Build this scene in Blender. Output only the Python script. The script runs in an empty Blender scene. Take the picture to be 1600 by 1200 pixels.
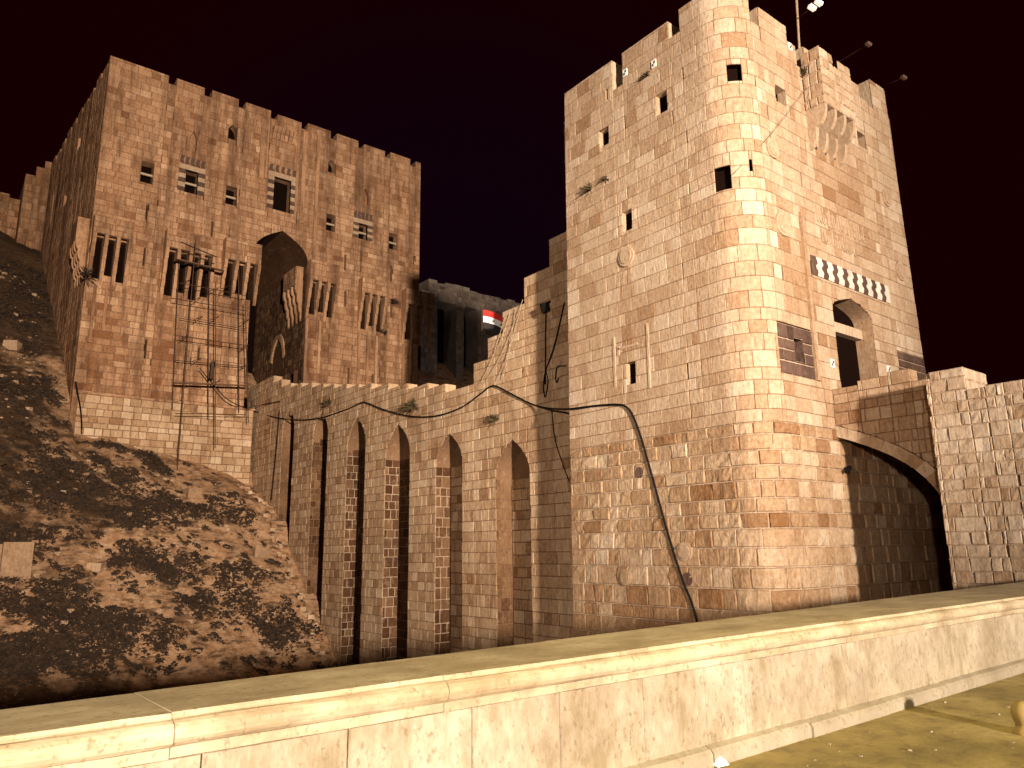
import bpy, math, random
from mathutils import Vector
R = math.radians
rng = random.Random(11)
S = bpy.context.scene
COL = S.collection

# ------------------------------------------------------------------ camera, night sky, floodlights, exposure
F, PITCH, YAW, ROLL = 1180.0, R(12.3), R(38.2), R(0.8)      # photograph: 1600 x 1200, about 26 mm lens
EYE = Vector((0, 0, 1.6))
fw = Vector((math.sin(YAW)*math.cos(PITCH), math.cos(YAW)*math.cos(PITCH), math.sin(PITCH)))
rt0 = Vector((math.cos(YAW), -math.sin(YAW), 0)); up0 = rt0.cross(fw)
rt = rt0*math.cos(ROLL) - up0*math.sin(ROLL); up = up0*math.cos(ROLL) + rt0*math.sin(ROLL)
cam = bpy.data.cameras.new('camera'); camo = bpy.data.objects.new('camera', cam); COL.objects.link(camo)
cam.sensor_width = 36; cam.lens = F/1600*36; cam.clip_end = 600; cam.clip_start = 0.05
from mathutils import Matrix
camo.matrix_world = Matrix.Translation(EYE) @ Matrix((rt, up, -fw)).transposed().to_4x4()
S.camera = camo
W = bpy.data.worlds.new('World'); S.world = W; W.use_nodes = True
wt = W.node_tree; bg = wt.nodes['Background']; bg.inputs[1].default_value = 1.0
tc = wt.nodes.new('ShaderNodeTexCoord'); dt = wt.nodes.new('ShaderNodeVectorMath'); dt.operation = 'DOT_PRODUCT'; dt.inputs[1].default_value = (.53, .80, .27)
wt.links.new(tc.outputs['Generated'], dt.inputs[0]); wr = wt.nodes.new('ShaderNodeValToRGB'); wr.color_ramp.interpolation = 'EASE'
wr.color_ramp.elements[0].position = .86; wr.color_ramp.elements[0].color = (0.0074, 0.0002, 0.0005, 1); wr.color_ramp.elements[1].position = 1.0; wr.color_ramp.elements[1].color = (0.0045, 0.0006, 0.0030, 1)
wt.links.new(dt.outputs['Value'], wr.inputs[0]); wt.links.new(wr.outputs[0], bg.inputs[0])
S.view_settings.view_transform = 'Standard'; S.view_settings.look = 'None'; S.view_settings.gamma = 1; S.view_settings.exposure = 0
def spot(name, loc, aim, watts, color, size, blend, rad):
    l = bpy.data.lights.new(name, 'SPOT'); l.energy = watts; l.color = color; l.spot_size = R(size); l.spot_blend = blend; l.shadow_soft_size = rad
    o = bpy.data.objects.new(name, l); COL.objects.link(o); o.location = loc
    o.rotation_euler = (Vector(aim)-Vector(loc)).to_track_quat('-Z', 'Y').to_euler(); return o
# two floodlight heads on one mast across the square, a third floodlight further left, and the street lamp overhead
spot('tower_floodlight', (-7, -49, 8.0), (26, 13, 17), 60000, (1, .90, .84), 50, 1.0, 1.2)
spot('gatehouse_floodlight', (-7.3, -48.6, 8.0), (20, 62, 26), 640000, (1, .82, .64), 52, 1.0, 1.2)
spot('side_floodlight', (-14, -8, 3.5), (21, 22, 7.0), 46000, (1, .79, .60), 42, 1.0, .2)
spot('rear_floodlight', (47, 60, 17.5), (56, 80, 29), 2200, (1, .82, .74), 80, .9, .1)
spot('street_lamp_light', (5.0, 2.0, 6.5), (5.5, 2.6, 0), 1300, (1, .78, .26), 140, .6, .12)

# ------------------------------------------------------------------ helpers
def at_x(px, py, X):
    d = fw*F + rt*(px-800) - up*(py-600); return EYE + d*((X-EYE.x)/d.x)
def at_y(px, py, Y):
    d = fw*F + rt*(px-800) - up*(py-600); return EYE + d*((Y-EYE.y)/d.y)
def at_z(px, py, Z):
    d = fw*F + rt*(px-800) - up*(py-600); return EYE + d*((Z-EYE.z)/d.z)
def tag(o, label=None, cat=None, group=None, kind=None):
    for k, v in (('label', label), ('category', cat), ('group', group), ('kind', kind)):
        if v: o[k] = v
    return o
class MB:
    def __init__(s): s.v = []; s.f = []; s.m = []; s.t = []
    def add(s, vs, fs, tone=(.5, .5, 0), mat=0):
        n = len(s.v); s.v += [tuple(q) for q in vs]; s.t += [tone]*len(vs)
        for f in fs: s.f.append(tuple(i+n for i in f)); s.m.append(mat)
    def quad(s, a, b, c, d, tone=(.5, .5, 0), mat=0): s.add([a, b, c, d], [(0, 1, 2, 3)], tone, mat)
    def box(s, x0, x1, y0, y1, z0, z1, tone=(.5, .5, 0), mat=0):
        s.add([(x0,y0,z0),(x1,y0,z0),(x1,y1,z0),(x0,y1,z0),(x0,y0,z1),(x1,y0,z1),(x1,y1,z1),(x0,y1,z1)],
              [(3,2,1,0),(4,5,6,7),(0,1,5,4),(1,2,6,5),(2,3,7,6),(3,0,4,7)], tone, mat)
    def bar(s, a, b, r, n=6, tone=(.5, .5, 0), mat=0, r2=None):
        a = Vector(a); b = Vector(b); d = (b-a).normalized(); r2 = r if r2 is None else r2
        u = d.orthogonal().normalized(); w = d.cross(u); vs = []
        for p, q in ((a, r), (b, r2)):
            vs += [p + (u*math.cos(2*math.pi*i/n) + w*math.sin(2*math.pi*i/n))*q for i in range(n)]
        s.add(vs, [(i, (i+1) % n, n+(i+1) % n, n+i) for i in range(n)] + [tuple(range(n))[::-1], tuple(range(n, 2*n))], tone, mat)
    def tube(s, pts, r, n=6, tone=(.5, .5, 0), mat=0):
        pts = [Vector(p) for p in pts]; vs = []; u = None
        for i, p in enumerate(pts):
            d = (pts[min(i+1, len(pts)-1)] - pts[max(i-1, 0)]).normalized()
            u = (d.orthogonal() if u is None else (u - d*u.dot(d))).normalized(); w = d.cross(u)
            vs += [p + (u*math.cos(2*math.pi*k/n) + w*math.sin(2*math.pi*k/n))*r for k in range(n)]
        fs = [(i*n+k, i*n+(k+1) % n, (i+1)*n+(k+1) % n, (i+1)*n+k) for i in range(len(pts)-1) for k in range(n)]
        s.add(vs, fs + [tuple(range(n))[::-1], tuple(range((len(pts)-1)*n, len(pts)*n))], tone, mat)
    def build(s, name, mats, parent=None, base=(0, 0, 0), smooth=False, kind=None):
        me = bpy.data.meshes.new(name); b = Vector(base)
        me.from_pydata([Vector(q)-b for q in s.v], [], s.f)
        if not isinstance(mats, (list, tuple)): mats = [mats]
        for m in mats: me.materials.append(m)
        if len(mats) > 1: me.polygons.foreach_set('material_index', s.m)
        a = me.attributes.new('tone', 'FLOAT_COLOR', 'POINT')
        a.data.foreach_set('color', [c for t in s.t for c in (t[0], t[1], t[2], 1.0)])
        if smooth: me.polygons.foreach_set('use_smooth', [True]*len(me.polygons))
        me.update(); o = bpy.data.objects.new(name, me); COL.objects.link(o)
        if parent is not None: o.parent = parent
        else: o.location = b
        if kind: o['kind'] = kind
        return o
class Thing:
    def __init__(s, name, base, label, cat, group=None):
        s.base = Vector(base); s.o = bpy.data.objects.new(name, None); COL.objects.link(s.o); s.o.location = s.base
        s.o.empty_display_size = .3; tag(s.o, label, cat, group)
    def part(s, mb, name, mats, parent=None, **k): return mb.build(name, mats, parent or s.o, s.base, **k)
def smoothpath(pts, n=8):
    pts = [Vector(p) for p in pts]; out = []
    for i in range(len(pts)-1):
        p0 = pts[max(i-1, 0)]; p1 = pts[i]; p2 = pts[i+1]; p3 = pts[min(i+2, len(pts)-1)]
        for k in range(n):
            t = k/n
            out.append(.5*((2*p1) + (p2-p0)*t + (2*p0-5*p1+4*p2-p3)*t*t + (3*p1-p0-3*p2+p3)*t**3))
    return out + [pts[-1]]

# ------------------------------------------------------------------ materials
def newmat(name):
    m = bpy.data.materials.new(name); m.use_nodes = True; nt = m.node_tree
    return m, nt, nt.nodes['Principled BSDF']
def nd(nt, typ, **k):
    n = nt.nodes.new(typ)
    for a, b in k.items(): setattr(n, a, b)
    return n
def noise(nt, vec, scale, detail=4, rough=.6, sx=(1, 1, 1)):
    mp = nd(nt, 'ShaderNodeMapping'); mp.inputs['Scale'].default_value = sx; nt.links.new(vec, mp.inputs[0])
    n = nd(nt, 'ShaderNodeTexNoise'); n.inputs['Scale'].default_value = scale; n.inputs['Detail'].default_value = detail; n.inputs['Roughness'].default_value = rough
    nt.links.new(mp.outputs[0], n.inputs['Vector']); return n.outputs['Fac']
def ramp(nt, fac, stops):
    r = nd(nt, 'ShaderNodeValToRGB'); e = r.color_ramp.elements
    while len(e) < len(stops): e.new(.5)
    for i, (p, c) in enumerate(stops): e[i].position = p; e[i].color = (c[0], c[1], c[2], 1) if not isinstance(c, (int, float)) else (c, c, c, 1)
    nt.links.new(fac, r.inputs[0]); return r.outputs[0]
def mix(nt, fac, a, b, mode='MIX'):
    m = nd(nt, 'ShaderNodeMix', data_type='RGBA', blend_type=mode)
    for sock, val in ((m.inputs[0], fac), (m.inputs[6], a), (m.inputs[7], b)):
        if hasattr(val, 'links'): nt.links.new(val, sock)
        elif isinstance(val, (int, float)): sock.default_value = val
        else: sock.default_value = (*val, 1)
    return m.outputs[2]
def math_(nt, op, a, b):
    m = nd(nt, 'ShaderNodeMath', operation=op)
    for i, v in enumerate((a, b)):
        if hasattr(v, 'links'): nt.links.new(v, m.inputs[i])
        else: m.inputs[i].default_value = v
    return m.outputs[0]
def stone_mat(name, dark, midc, light, stain=(.10, .05, .025), stain_amt=.55, streak_amt=.5, bump=.6, bscale=9, pale=(.62, .5, .38), pale_amt=.25, streak=(.5, .75), broad=0.):
    m, nt, b = newmat(name)
    geo = nd(nt, 'ShaderNodeNewGeometry').outputs['Position']
    at = nd(nt, 'ShaderNodeAttribute', attribute_name='tone'); sep = nd(nt, 'ShaderNodeSeparateColor'); nt.links.new(at.outputs['Color'], sep.inputs[0])
    fine = noise(nt, geo, 7, 6, .7)
    t = math_(nt, 'ADD', sep.outputs[0], math_(nt, 'MULTIPLY', math_(nt, 'SUBTRACT', fine, .5), 1.05))
    c = ramp(nt, t, [(.05, dark), (.5, midc), (.95, light)])
    big = noise(nt, geo, .28, 5, .6); st = noise(nt, geo, 1.6, 5, .65, (1, 1, .16))
    c = mix(nt, ramp(nt, big, [(.42, 0), (.72, stain_amt)]), c, stain)
    c = mix(nt, ramp(nt, st, [(streak[0], 0), (streak[1], streak_amt)]), c, stain)
    if broad: c = mix(nt, ramp(nt, noise(nt, geo, .55, 5, .65, (1, 1, .07)), [(.50, 0), (.66, broad)]), c, stain)
    c = mix(nt, ramp(nt, noise(nt, geo, 11, 5, .7, (1, 1, .22)), [(.52, 0), (.70, .55)]), c, stain)             # tooling marks
    c = mix(nt, ramp(nt, noise(nt, geo, 2.3, 6, .7), [(.56, 0), (.75, pale_amt)]), c, pale)
    c = mix(nt, ramp(nt, noise(nt, geo, 16, 3, .6), [(.64, 0), (.72, .75)]), c, stain)          # pits
    nt.links.new(c, b.inputs['Base Color']); b.inputs['Roughness'].default_value = .93; b.inputs['Specular IOR Level'].default_value = .15
    bp = nd(nt, 'ShaderNodeBump'); bp.inputs['Strength'].default_value = bump; bp.inputs['Distance'].default_value = .05
    h = math_(nt, 'ADD', noise(nt, geo, bscale, 8, .72), math_(nt, 'MULTIPLY', noise(nt, geo, bscale*.9, 4, .6, (1.6, 1.6, .35)), .7))
    nt.links.new(h, bp.inputs['Height']); nt.links.new(bp.outputs[0], b.inputs['Normal'])
    return m
def plain(name, col, rough=.7, metal=0, var=.25, scale=8, bump=0):
    m, nt, b = newmat(name); geo = nd(nt, 'ShaderNodeNewGeometry').outputs['Position']; n = noise(nt, geo, scale, 4)
    nt.links.new(mix(nt, n, tuple(x*(1-var) for x in col), tuple(min(1, x*(1+var)) for x in col)), b.inputs['Base Color'])
    b.inputs['Roughness'].default_value = rough; b.inputs['Metallic'].default_value = metal
    if bump:
        bp = nd(nt, 'ShaderNodeBump'); bp.inputs['Strength'].default_value = bump; bp.inputs['Distance'].default_value = .02
        nt.links.new(n, bp.inputs['Height']); nt.links.new(bp.outputs[0], b.inputs['Normal'])
    return m
M_TOWER = stone_mat('tower_limestone', (.26, .145, .075), (.44, .315, .21), (.59, .48, .365), stain=(.20, .10, .045), stain_amt=.30, streak_amt=.42)
M_BASE = stone_mat('weathered_limestone', (.23, .115, .05), (.43, .29, .175), (.62, .50, .37), stain=(.17, .075, .028), stain_amt=.42, streak_amt=.5, bump=1.0, bscale=6)
M_BRIDGE = stone_mat('bridge_limestone', (.27, .145, .072), (.52, .35, .215), (.68, .52, .36), stain=(.16, .076, .032), stain_amt=.35, streak_amt=.6)
M_NICHE = stone_mat('soot_and_shade_stone', (.045, .018, .008), (.10, .046, .022), (.22, .125, .065), stain=(.04, .018, .009), stain_amt=.6, streak_amt=.6)  # soot plus painted-in shade for bridge niches, slots and portal
M_GATE = stone_mat('gatehouse_stone', (.23, .10, .045), (.46, .26, .145), (.64, .41, .25), stain=(.075, .03, .014), stain_amt=.35, streak_amt=.65, bscale=5, pale_amt=.15, streak=(.47, .68), broad=.7)
M_REAR = stone_mat('far_grey_stone', (.10, .075, .06), (.2, .155, .125), (.3, .25, .2), stain=(.05, .035, .03))
M_MORTAR = stone_mat('pale_mortar', (.3, .2, .13), (.46, .34, .24), (.6, .48, .36), stain_amt=.4, streak_amt=.5)
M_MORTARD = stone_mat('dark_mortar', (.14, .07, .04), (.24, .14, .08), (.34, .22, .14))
M_RUBBLE = stone_mat('dusty_rubble', (.20, .115, .065), (.38, .245, .15), (.55, .40, .27), stain=(.10, .05, .025), stain_amt=.4, streak_amt=.3)
M_BASALT = stone_mat('dark_basalt', (.055, .031, .023), (.12, .071, .053), (.19, .12, .092), stain=(.04, .025, .02), pale_amt=.1)
M_WHITE = stone_mat('white_marble', (.5, .42, .35), (.7, .62, .54), (.8, .74, .68), stain_amt=.1, streak_amt=.1)
M_PORTAL_SHADE = stone_mat('portal_shade_stone', (.025, .012, .007), (.055, .027, .014), (.11, .06, .035), stain=(.02, .01, .005))  # near-black colour paints in the shade inside the portal
M_DARK = plain('dark_interior', (.008, .004, .003), 1.0); M_DARK.node_tree.nodes['Principled BSDF'].inputs['Specular IOR Level'].default_value = 0  # near-black surface stands in for the unlit depth behind openings
M_IRON = plain('rusty_iron', (.07, .035, .02), .7, .3)
M_WOOD = plain('old_timber', (.14, .075, .04), .85, bump=.3)
M_BLACK = plain('black_rubber', (.005, .004, .004), .7); M_BLACK.node_tree.nodes['Principled BSDF'].inputs['Specular IOR Level'].default_value = .15
M_GREY = plain('grey_paint', (.35, .33, .3), .5, .3)
M_SCRUB = plain('dry_scrub', (.040, .021, .010), .95, var=.85, scale=2.2)
M_TUFT = plain('wall_plant', (.07, .05, .018), .9, var=.4)
M_ROPE = plain('pale_rope', (.42, .32, .21), .9)
M_RED = plain('red_cloth', (.55, .02, .012), .8, var=.1); M_WCL = plain('white_cloth', (.75, .73, .7), .8, var=.05); M_BCL = plain('black_cloth', (.012, .01, .01), .8, var=.1); M_GCL = plain('green_star', (.06, .14, .08), .8, var=.1)
M_WPLATE = plain('white_plate', (.8, .78, .74), .6, var=.05)

# ------------------------------------------------------------------ masonry engine
class XF:                                    # wall face with normal -X, s runs towards smaller Y
    def __init__(s, X, Y0): s.X = X; s.Y0 = Y0
    def P(s, a, z, d=0): return Vector((s.X-d, s.Y0-a, z))
    def sz(s, px, py): p = at_x(px, py, s.X); return s.Y0-p.y, p.z
    def curved(s, a, b): return False
class YF:                                    # wall face with normal -Y, s runs towards larger X
    def __init__(s, Y, X0): s.Y = Y; s.X0 = X0
    def P(s, a, z, d=0): return Vector((s.X0+a, s.Y-d, z))
    def sz(s, px, py): p = at_y(px, py, s.Y); return p.x-s.X0, p.z
    def curved(s, a, b): return False
class TF:                                    # the gate tower's two faces and the rounded corner between them
    X, Y, YL, XR, RAD = 20.0, 13.0, 21.75, 31.4, 1.35
    def __init__(s):
        s.L1 = s.YL-(s.Y+s.RAD); s.LA = math.pi/2*s.RAD; s.L2 = s.XR-(s.X+s.RAD); s.L = s.L1+s.LA+s.L2
    def P(s, a, z, d=0):
        m = s.L*.45; a = m+(a-m)*(1-.0024*(z-8))
        if a < s.L1: return Vector((s.X-d, s.YL-a, z))
        if a > s.L1+s.LA: return Vector((s.X+s.RAD+a-s.L1-s.LA, s.Y-d, z))
        th = (a-s.L1)/s.RAD; r = s.RAD+d
        return Vector((s.X+s.RAD-r*math.cos(th), s.Y+s.RAD-r*math.sin(th), z))
    def curved(s, a, b): return b > s.L1-.1 and a < s.L1+s.LA+.1
    def sz(s, px, py):
        p = at_x(px, py, s.X)
        if p.y >= s.Y+s.RAD: return s.YL-p.y, p.z
        q = at_y(px, py, s.Y)
        if q.x >= s.X+s.RAD: return s.L1+s.LA+q.x-s.X-s.RAD, q.z
        d = fw*F + rt*(px-800) - up*(py-600); cx, cy = s.X+s.RAD, s.Y+s.RAD
        A = d.x*d.x+d.y*d.y; B = 2*(d.x*(EYE.x-cx)+d.y*(EYE.y-cy)); C = (EYE.x-cx)**2+(EYE.y-cy)**2-s.RAD**2
        t = (-B-math.sqrt(max(0, B*B-4*A*C)))/(2*A); h = EYE+d*t
        th = math.atan2(-(h.y-cy), -(h.x-cx)); return s.L1+th*s.RAD, h.z
def hw(h, z):                                # half width of an arch hole at height z
    t = max(0., min(1., (z-h['zs'])/(h['za']-h['zs']))); return h['w']*(1-t**h['p'])
def rect(s0, s1, z0, z1): return dict(k='r', s0=s0, s1=s1, z0=z0, z1=z1)
def arch(c, w, z0, zs, za, p=2.0): return dict(k='a', c=c, w=w, z0=z0, zs=zs, za=za, p=p)
def pxrect(face, xl, yt, xr, yb):
    xm, ym = (xl+xr)/2, (yt+yb)/2
    return rect(face.sz(xl, ym)[0], face.sz(xr, ym)[0], face.sz(xm, yb)[1], face.sz(xm, yt)[1])
def trim(out, zz, L, Rr):                      # keep the rows of a clipped stone that still have width
    k = [i for i in range(len(zz)) if Rr[i]-L[i] > .03]
    if len(k) > 1: out.append(([zz[i] for i in k], [L[i] for i in k], [Rr[i] for i in k]))
def cut(p, holes):
    ps = [p]
    for h in holes:
        a0, a1, b0, b1 = (h['s0'], h['s1'], h['z0'], h['z1']) if h['k'] == 'r' else (h['c']-h['w'], h['c']+h['w'], h['z0'], h['zs'])
        out = []
        for (s0, s1, z0, z1) in ps:
            if s1 <= a0 or s0 >= a1 or z1 <= b0 or z0 >= b1: out.append((s0, s1, z0, z1)); continue
            if s0 < a0: out.append((s0, a0, z0, z1))
            if s1 > a1: out.append((a1, s1, z0, z1))
            m0, m1 = max(s0, a0), min(s1, a1)
            if z0 < b0: out.append((m0, m1, z0, b0))
            if z1 > b1: out.append((m0, m1, b1, z1))
        ps = out
    res = [([z0, z1], [s0, s0], [s1, s1]) for (s0, s1, z0, z1) in ps]
    for h in holes:
        if h['k'] != 'a': continue
        out = []
        for (zl, L, Rr) in res:
            z0, z1, s0, s1 = zl[0], zl[-1], min(L), max(Rr)
            if z1 <= h['zs'] or z0 >= h['za'] or s1 <= h['c']-h['w'] or s0 >= h['c']+h['w'] or len(zl) > 2: out.append((zl, L, Rr)); continue
            segs = [(z0, z1)]
            if z0 < h['zs']-.02: segs = [(z0, h['zs']), (h['zs'], z1)]
            for (a, b) in segs:
                if b <= h['zs']+1e-6: out.append(([a, b], [s0, s0], [s1, s1])); continue
                zz = [a+(b-a)*i/8 for i in range(9)]
                if s0 < h['c']: e = min(s1, h['c']); trim(out, zz, [s0]*9, [max(s0, min(e, h['c']-hw(h, z))) for z in zz])
                if s1 > h['c']: e = max(s0, h['c']); trim(out, zz, [min(s1, max(e, h['c']+hw(h, z))) for z in zz], [s1]*9)
        res = out
    return [r for r in res if r[0][-1]-r[0][0] > .05 and max(b-a for a, b in zip(r[1], r[2])) > .06]
def lerp_tab(xs, ys, x):
    for i in range(len(xs)-1):
        if x <= xs[i+1]+1e-9:
            t = (x-xs[i])/max(1e-9, xs[i+1]-xs[i]); return ys[i]+(ys[i+1]-ys[i])*t
    return ys[-1]
def stone_geo(face, piece, tone, mat, gap=.012, bev=.03, proud=0., dep=.05, rough=.012, fine=True):
    zl, L, Rr = piece; mb = MB(); h = zl[-1]-zl[0]; wmean = sum(b-a for a, b in zip(L, Rr))/len(L)
    g = min(gap, .2*h, .2*wmean); ev = min(.3, bev/h); eu = min(.3, bev/max(.1, wmean))
    us = [0, eu, .5, 1-eu, 1] if fine else [0, eu, 1-eu, 1]
    vs_ = [0, ev, .5, 1-ev, 1] if fine else [0, ev, 1-ev, 1]
    if len(zl) > 2: vs_ = [0, ev] + [(z-zl[0])/h for z in zl[1:-1] if ev*1.2 < (z-zl[0])/h < 1-ev*1.2] + [1-ev, 1]
    if face.curved(min(L), max(Rr)) and wmean > .35: us = [0, eu, .3, .5, .7, 1-eu, 1]
    nu, nv = len(us), len(vs_); P = []
    for j, v in enumerate(vs_):
        z = zl[0]+g+(h-2*g)*v; a = lerp_tab(zl, L, z)+g; b = lerp_tab(zl, Rr, z)-g
        if b < a: a = b = (a+b)/2
        for i, u in enumerate(us):
            edge = i in (0, nu-1) or j in (0, nv-1)
            d = -dep if edge else proud + rng.uniform(-rough, rough)
            P.append(face.P(a+(b-a)*u + (0 if edge else rng.uniform(-.3, .3)*rough), z + (0 if edge else rng.uniform(-.3, .3)*rough), d))
    mb.add(P, [(j*nu+i, j*nu+i+1, (j+1)*nu+i+1, (j+1)*nu+i) for j in range(nv-1) for i in range(nu-1)], tone, mat)
    return mb
def rnd_tone(mean=.5, sd=.15):
    t = rng.gauss(mean, sd); q = rng.random()
    if q < .12: t -= .20
    elif q > .92: t += .20
    return (max(0, min(1, t)), rng.random(), 0)
class Masonry:
    def __init__(s): s.st = []; s.back = MB()
    def wall(s, face, s0, s1, z0, z1, ch=.5, ln=(.6, 1.2), holes=(), top=None, tone=.5, sd=.15, mat=0, rough=.012, proud=.018, gap=.012, bmat=0, fine=True, dep=.05, tonefn=None, bev=.03):
        z = z0
        zs = [z0]
        while z < z1-.15:
            z += ch*rng.uniform(.80, 1.22)
            if z1-z < ch*.45: z = z1
            zs.append(min(z, z1))
        for za, zb in zip(zs, zs[1:]):
            a = s0-rng.uniform(0, ln[1]*.5); row = []
            while a < s1:
                b = a+rng.uniform(*ln)
                if s1-b < ln[0]*.4: b = s1
                row.append((max(a, s0), min(b, s1))); a = b
            for (a, b) in row:
                if b-a < .05: continue
                segs = [(a, b, zb)]
                if top:
                    segs = []
                    for (ta, tb, tz) in top:
                        m0, m1 = max(a, ta), min(b, tb)
                        if m1-m0 > .05 and tz-za > .06: segs.append((m0, m1, min(zb, tz)))
                for (m0, m1, zt) in segs:
                    near = [h for h in holes if not ((h['s1'] if h['k'] == 'r' else h['c']+h['w']) < m0 or (h['s0'] if h['k'] == 'r' else h['c']-h['w']) > m1)]
                    for pc in cut((m0, m1, za, zt), near):
                        tn = tone if tonefn is None else tonefn((m0+m1)/2, (za+zt)/2)
                        pr = rng.uniform(-.4, 1)*proud
                        mb = stone_geo(face, pc, rnd_tone(tn, sd), mat, gap, bev, pr, dep, rough, fine)
                        s.st.append(mb)
                        zl, L, Rr = pc; n = 3 if face.curved(min(L), max(Rr)) else 1
                        for k in range(len(zl)-1):
                            for i in range(n):
                                q = lambda kk, t: face.P(L[kk]+(Rr[kk]-L[kk])*t, zl[kk], -dep+.014)
                                s.back.quad(q(k, i/n), q(k, (i+1)/n), q(k+1, (i+1)/n), q(k+1, i/n), (rng.uniform(.3, .6), .5, 0), bmat)
    def size(s, mb):
        n = len(mb.v); c = Vector((0, 0, 0)); 
        for q in mb.v: c += Vector(q)
        c /= n; pr = []
        for q in mb.v:
            d = Vector(q)-EYE; zz = d.dot(fw)
            if zz < .1: return 0
            pr.append((F*d.dot(rt)/zz, F*d.dot(up)/zz))
        x0 = min(p[0] for p in pr); x1 = max(p[0] for p in pr); y0 = min(p[1] for p in pr); y1 = max(p[1] for p in pr)
        if x1 < -800 or x0 > 800 or y1 < -600 or y0 > 600: return 0
        return (x1-x0)*(y1-y0)
    def finish(s, thing, mats, backmat, limit=296, name='stone', backname='mortar_core'):
        thing.part(s.back, backname, backmat)
        sz = sorted(((s.size(m), i) for i, m in enumerate(s.st)), reverse=True)
        ind = set(i for a, i in sz[:limit] if a > 60); rest = MB()
        for i, m in enumerate(s.st):
            if i in ind: thing.part(m, name, mats if isinstance(mats, (list, tuple)) else [mats])
            else:
                n = len(rest.v); rest.v += m.v; rest.t += m.t; rest.m += m.m; rest.f += [tuple(q+n for q in f) for f in m.f]
        if rest.v: thing.part(rest, 'stone_courses', mats, kind='stuff')
def slab(mb, face, s0, s1, z0, z1, d0, d1, tone=(.5, .5, 0), mat=0):     # solid block between offsets d0 (front) and d1 (back)
    n = max(1, int((s1-s0)/.35)) if face.curved(s0, s1) else 1
    vs = []
    for i in range(n+1):
        a = s0+(s1-s0)*i/n; vs += [face.P(a, z0, d0), face.P(a, z1, d0), face.P(a, z1, d1), face.P(a, z0, d1)]
    fs = []
    for i in range(n):
        b = i*4; c = b+4
        fs += [(b, c, c+1, b+1), (b+1, c+1, c+2, b+2), (b+2, c+2, c+3, b+3), (b+3, c+3, c, b)]
    fs += [(0, 1, 2, 3), (n*4+3, n*4+2, n*4+1, n*4)]
    mb.add(vs, fs, tone, mat)
def window(thing, face, h, depth, mats, name='window', arched=False, tone=(.45, .5, 0), floor=True):   # reveal of an opening with its dark back; mats = [reveal, back]
    mb = MB()
    if h['k'] == 'r': pl = [(h['s0'], h['z0']), (h['s1'], h['z0']), (h['s1'], h['z1']), (h['s0'], h['z1'])]
    else:
        pl = [(h['c']-h['w'], h['z0']), (h['c']+h['w'], h['z0'])]; n = 10
        for i in range(n+1): z = h['zs']+(h['za']-h['zs'])*i/n; pl.append((h['c']+hw(h, z), z))
        for i in range(n-1, -1, -1): z = h['zs']+(h['za']-h['zs'])*i/n; pl.append((h['c']-hw(h, z), z))
    f = [face.P(a, z, -.03) for a, z in pl]; b = [face.P(a, z, -depth) for a, z in pl]; n = len(pl)
    mb.add(f+b, [(i, n+i, n+(i+1) % n, (i+1) % n) for i in range(0 if floor else 1, n)], tone, 0)
    mb.add(b, [tuple(range(n))], tone, 1)
    return thing.part(mb, name, mats)
def poly_block(face, pts, d0, d1, mat=0, tone=(.5, .5, 0)):           # outline in (s, z) given real thickness
    mb = MB(); n = len(pts); f = [face.P(a, z, d1) for a, z in pts]; b = [face.P(a, z, d0) for a, z in pts]
    mb.add(f+b, [tuple(range(n)), tuple(range(2*n-1, n-1, -1))] + [(n+i, n+(i+1) % n, (i+1) % n, i) for i in range(n)], tone, mat); return mb
def disc(thing, face, px, py, r, mats, name='medallion', d=.07, tone=(.55, .5, 0), rim=True):
    s, z = face.sz(px, py); n = 18
    mb = poly_block(face, [(s+r*math.cos(2*math.pi*i/n), z+r*math.sin(2*math.pi*i/n)) for i in range(n)], -.03, d, 0, tone)
    if rim:
        m2 = poly_block(face, [(s+r*.74*math.cos(2*math.pi*i/n), z+r*.74*math.sin(2*math.pi*i/n)) for i in range(n)], d-.01, d+.03, 0, (tone[0]*.9, .5, 0))
        k = len(mb.v); mb.v += m2.v; mb.t += m2.t; mb.m += m2.m; mb.f += [tuple(q+k for q in f) for f in m2.f]
    return thing.part(mb, name, mats)
def merge(a, b):
    k = len(a.v); a.v += b.v; a.t += b.t; a.m += b.m; a.f += [tuple(q+k for q in f) for f in b.f]
def bracket(face, s0, s1, zb, zt, proj, base=-.02, steps=3, tone=(.5, .5, 0)):     # stepped corbel, thickest at the top
    prof = [(base, zb)]; H = zt-zb
    for i in range(steps):
        a0 = proj*(i/steps)**1.15; a1 = proj*((i+1)/steps)**1.15; z0 = zb+H*i/steps; z1 = zb+H*(i+1)/steps
        for t in (0, .5, 1.0, 1.35, 1.5708): prof.append((a0+(a1-a0)*math.sin(t), z0+(z1-z0)*.82*(1-math.cos(t))))
        prof.append((a1, z1-.002))
    prof.append((base, zt)); n = len(prof); mb = MB()
    v = [face.P(s0, z, d) for d, z in prof] + [face.P(s1, z, d) for d, z in prof]
    mb.add(v, [tuple(range(n)), tuple(range(2*n-1, n-1, -1))] + [(n+i, n+(i+1) % n, (i+1) % n, i) for i in range(n)], tone, 0); return mb

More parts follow.
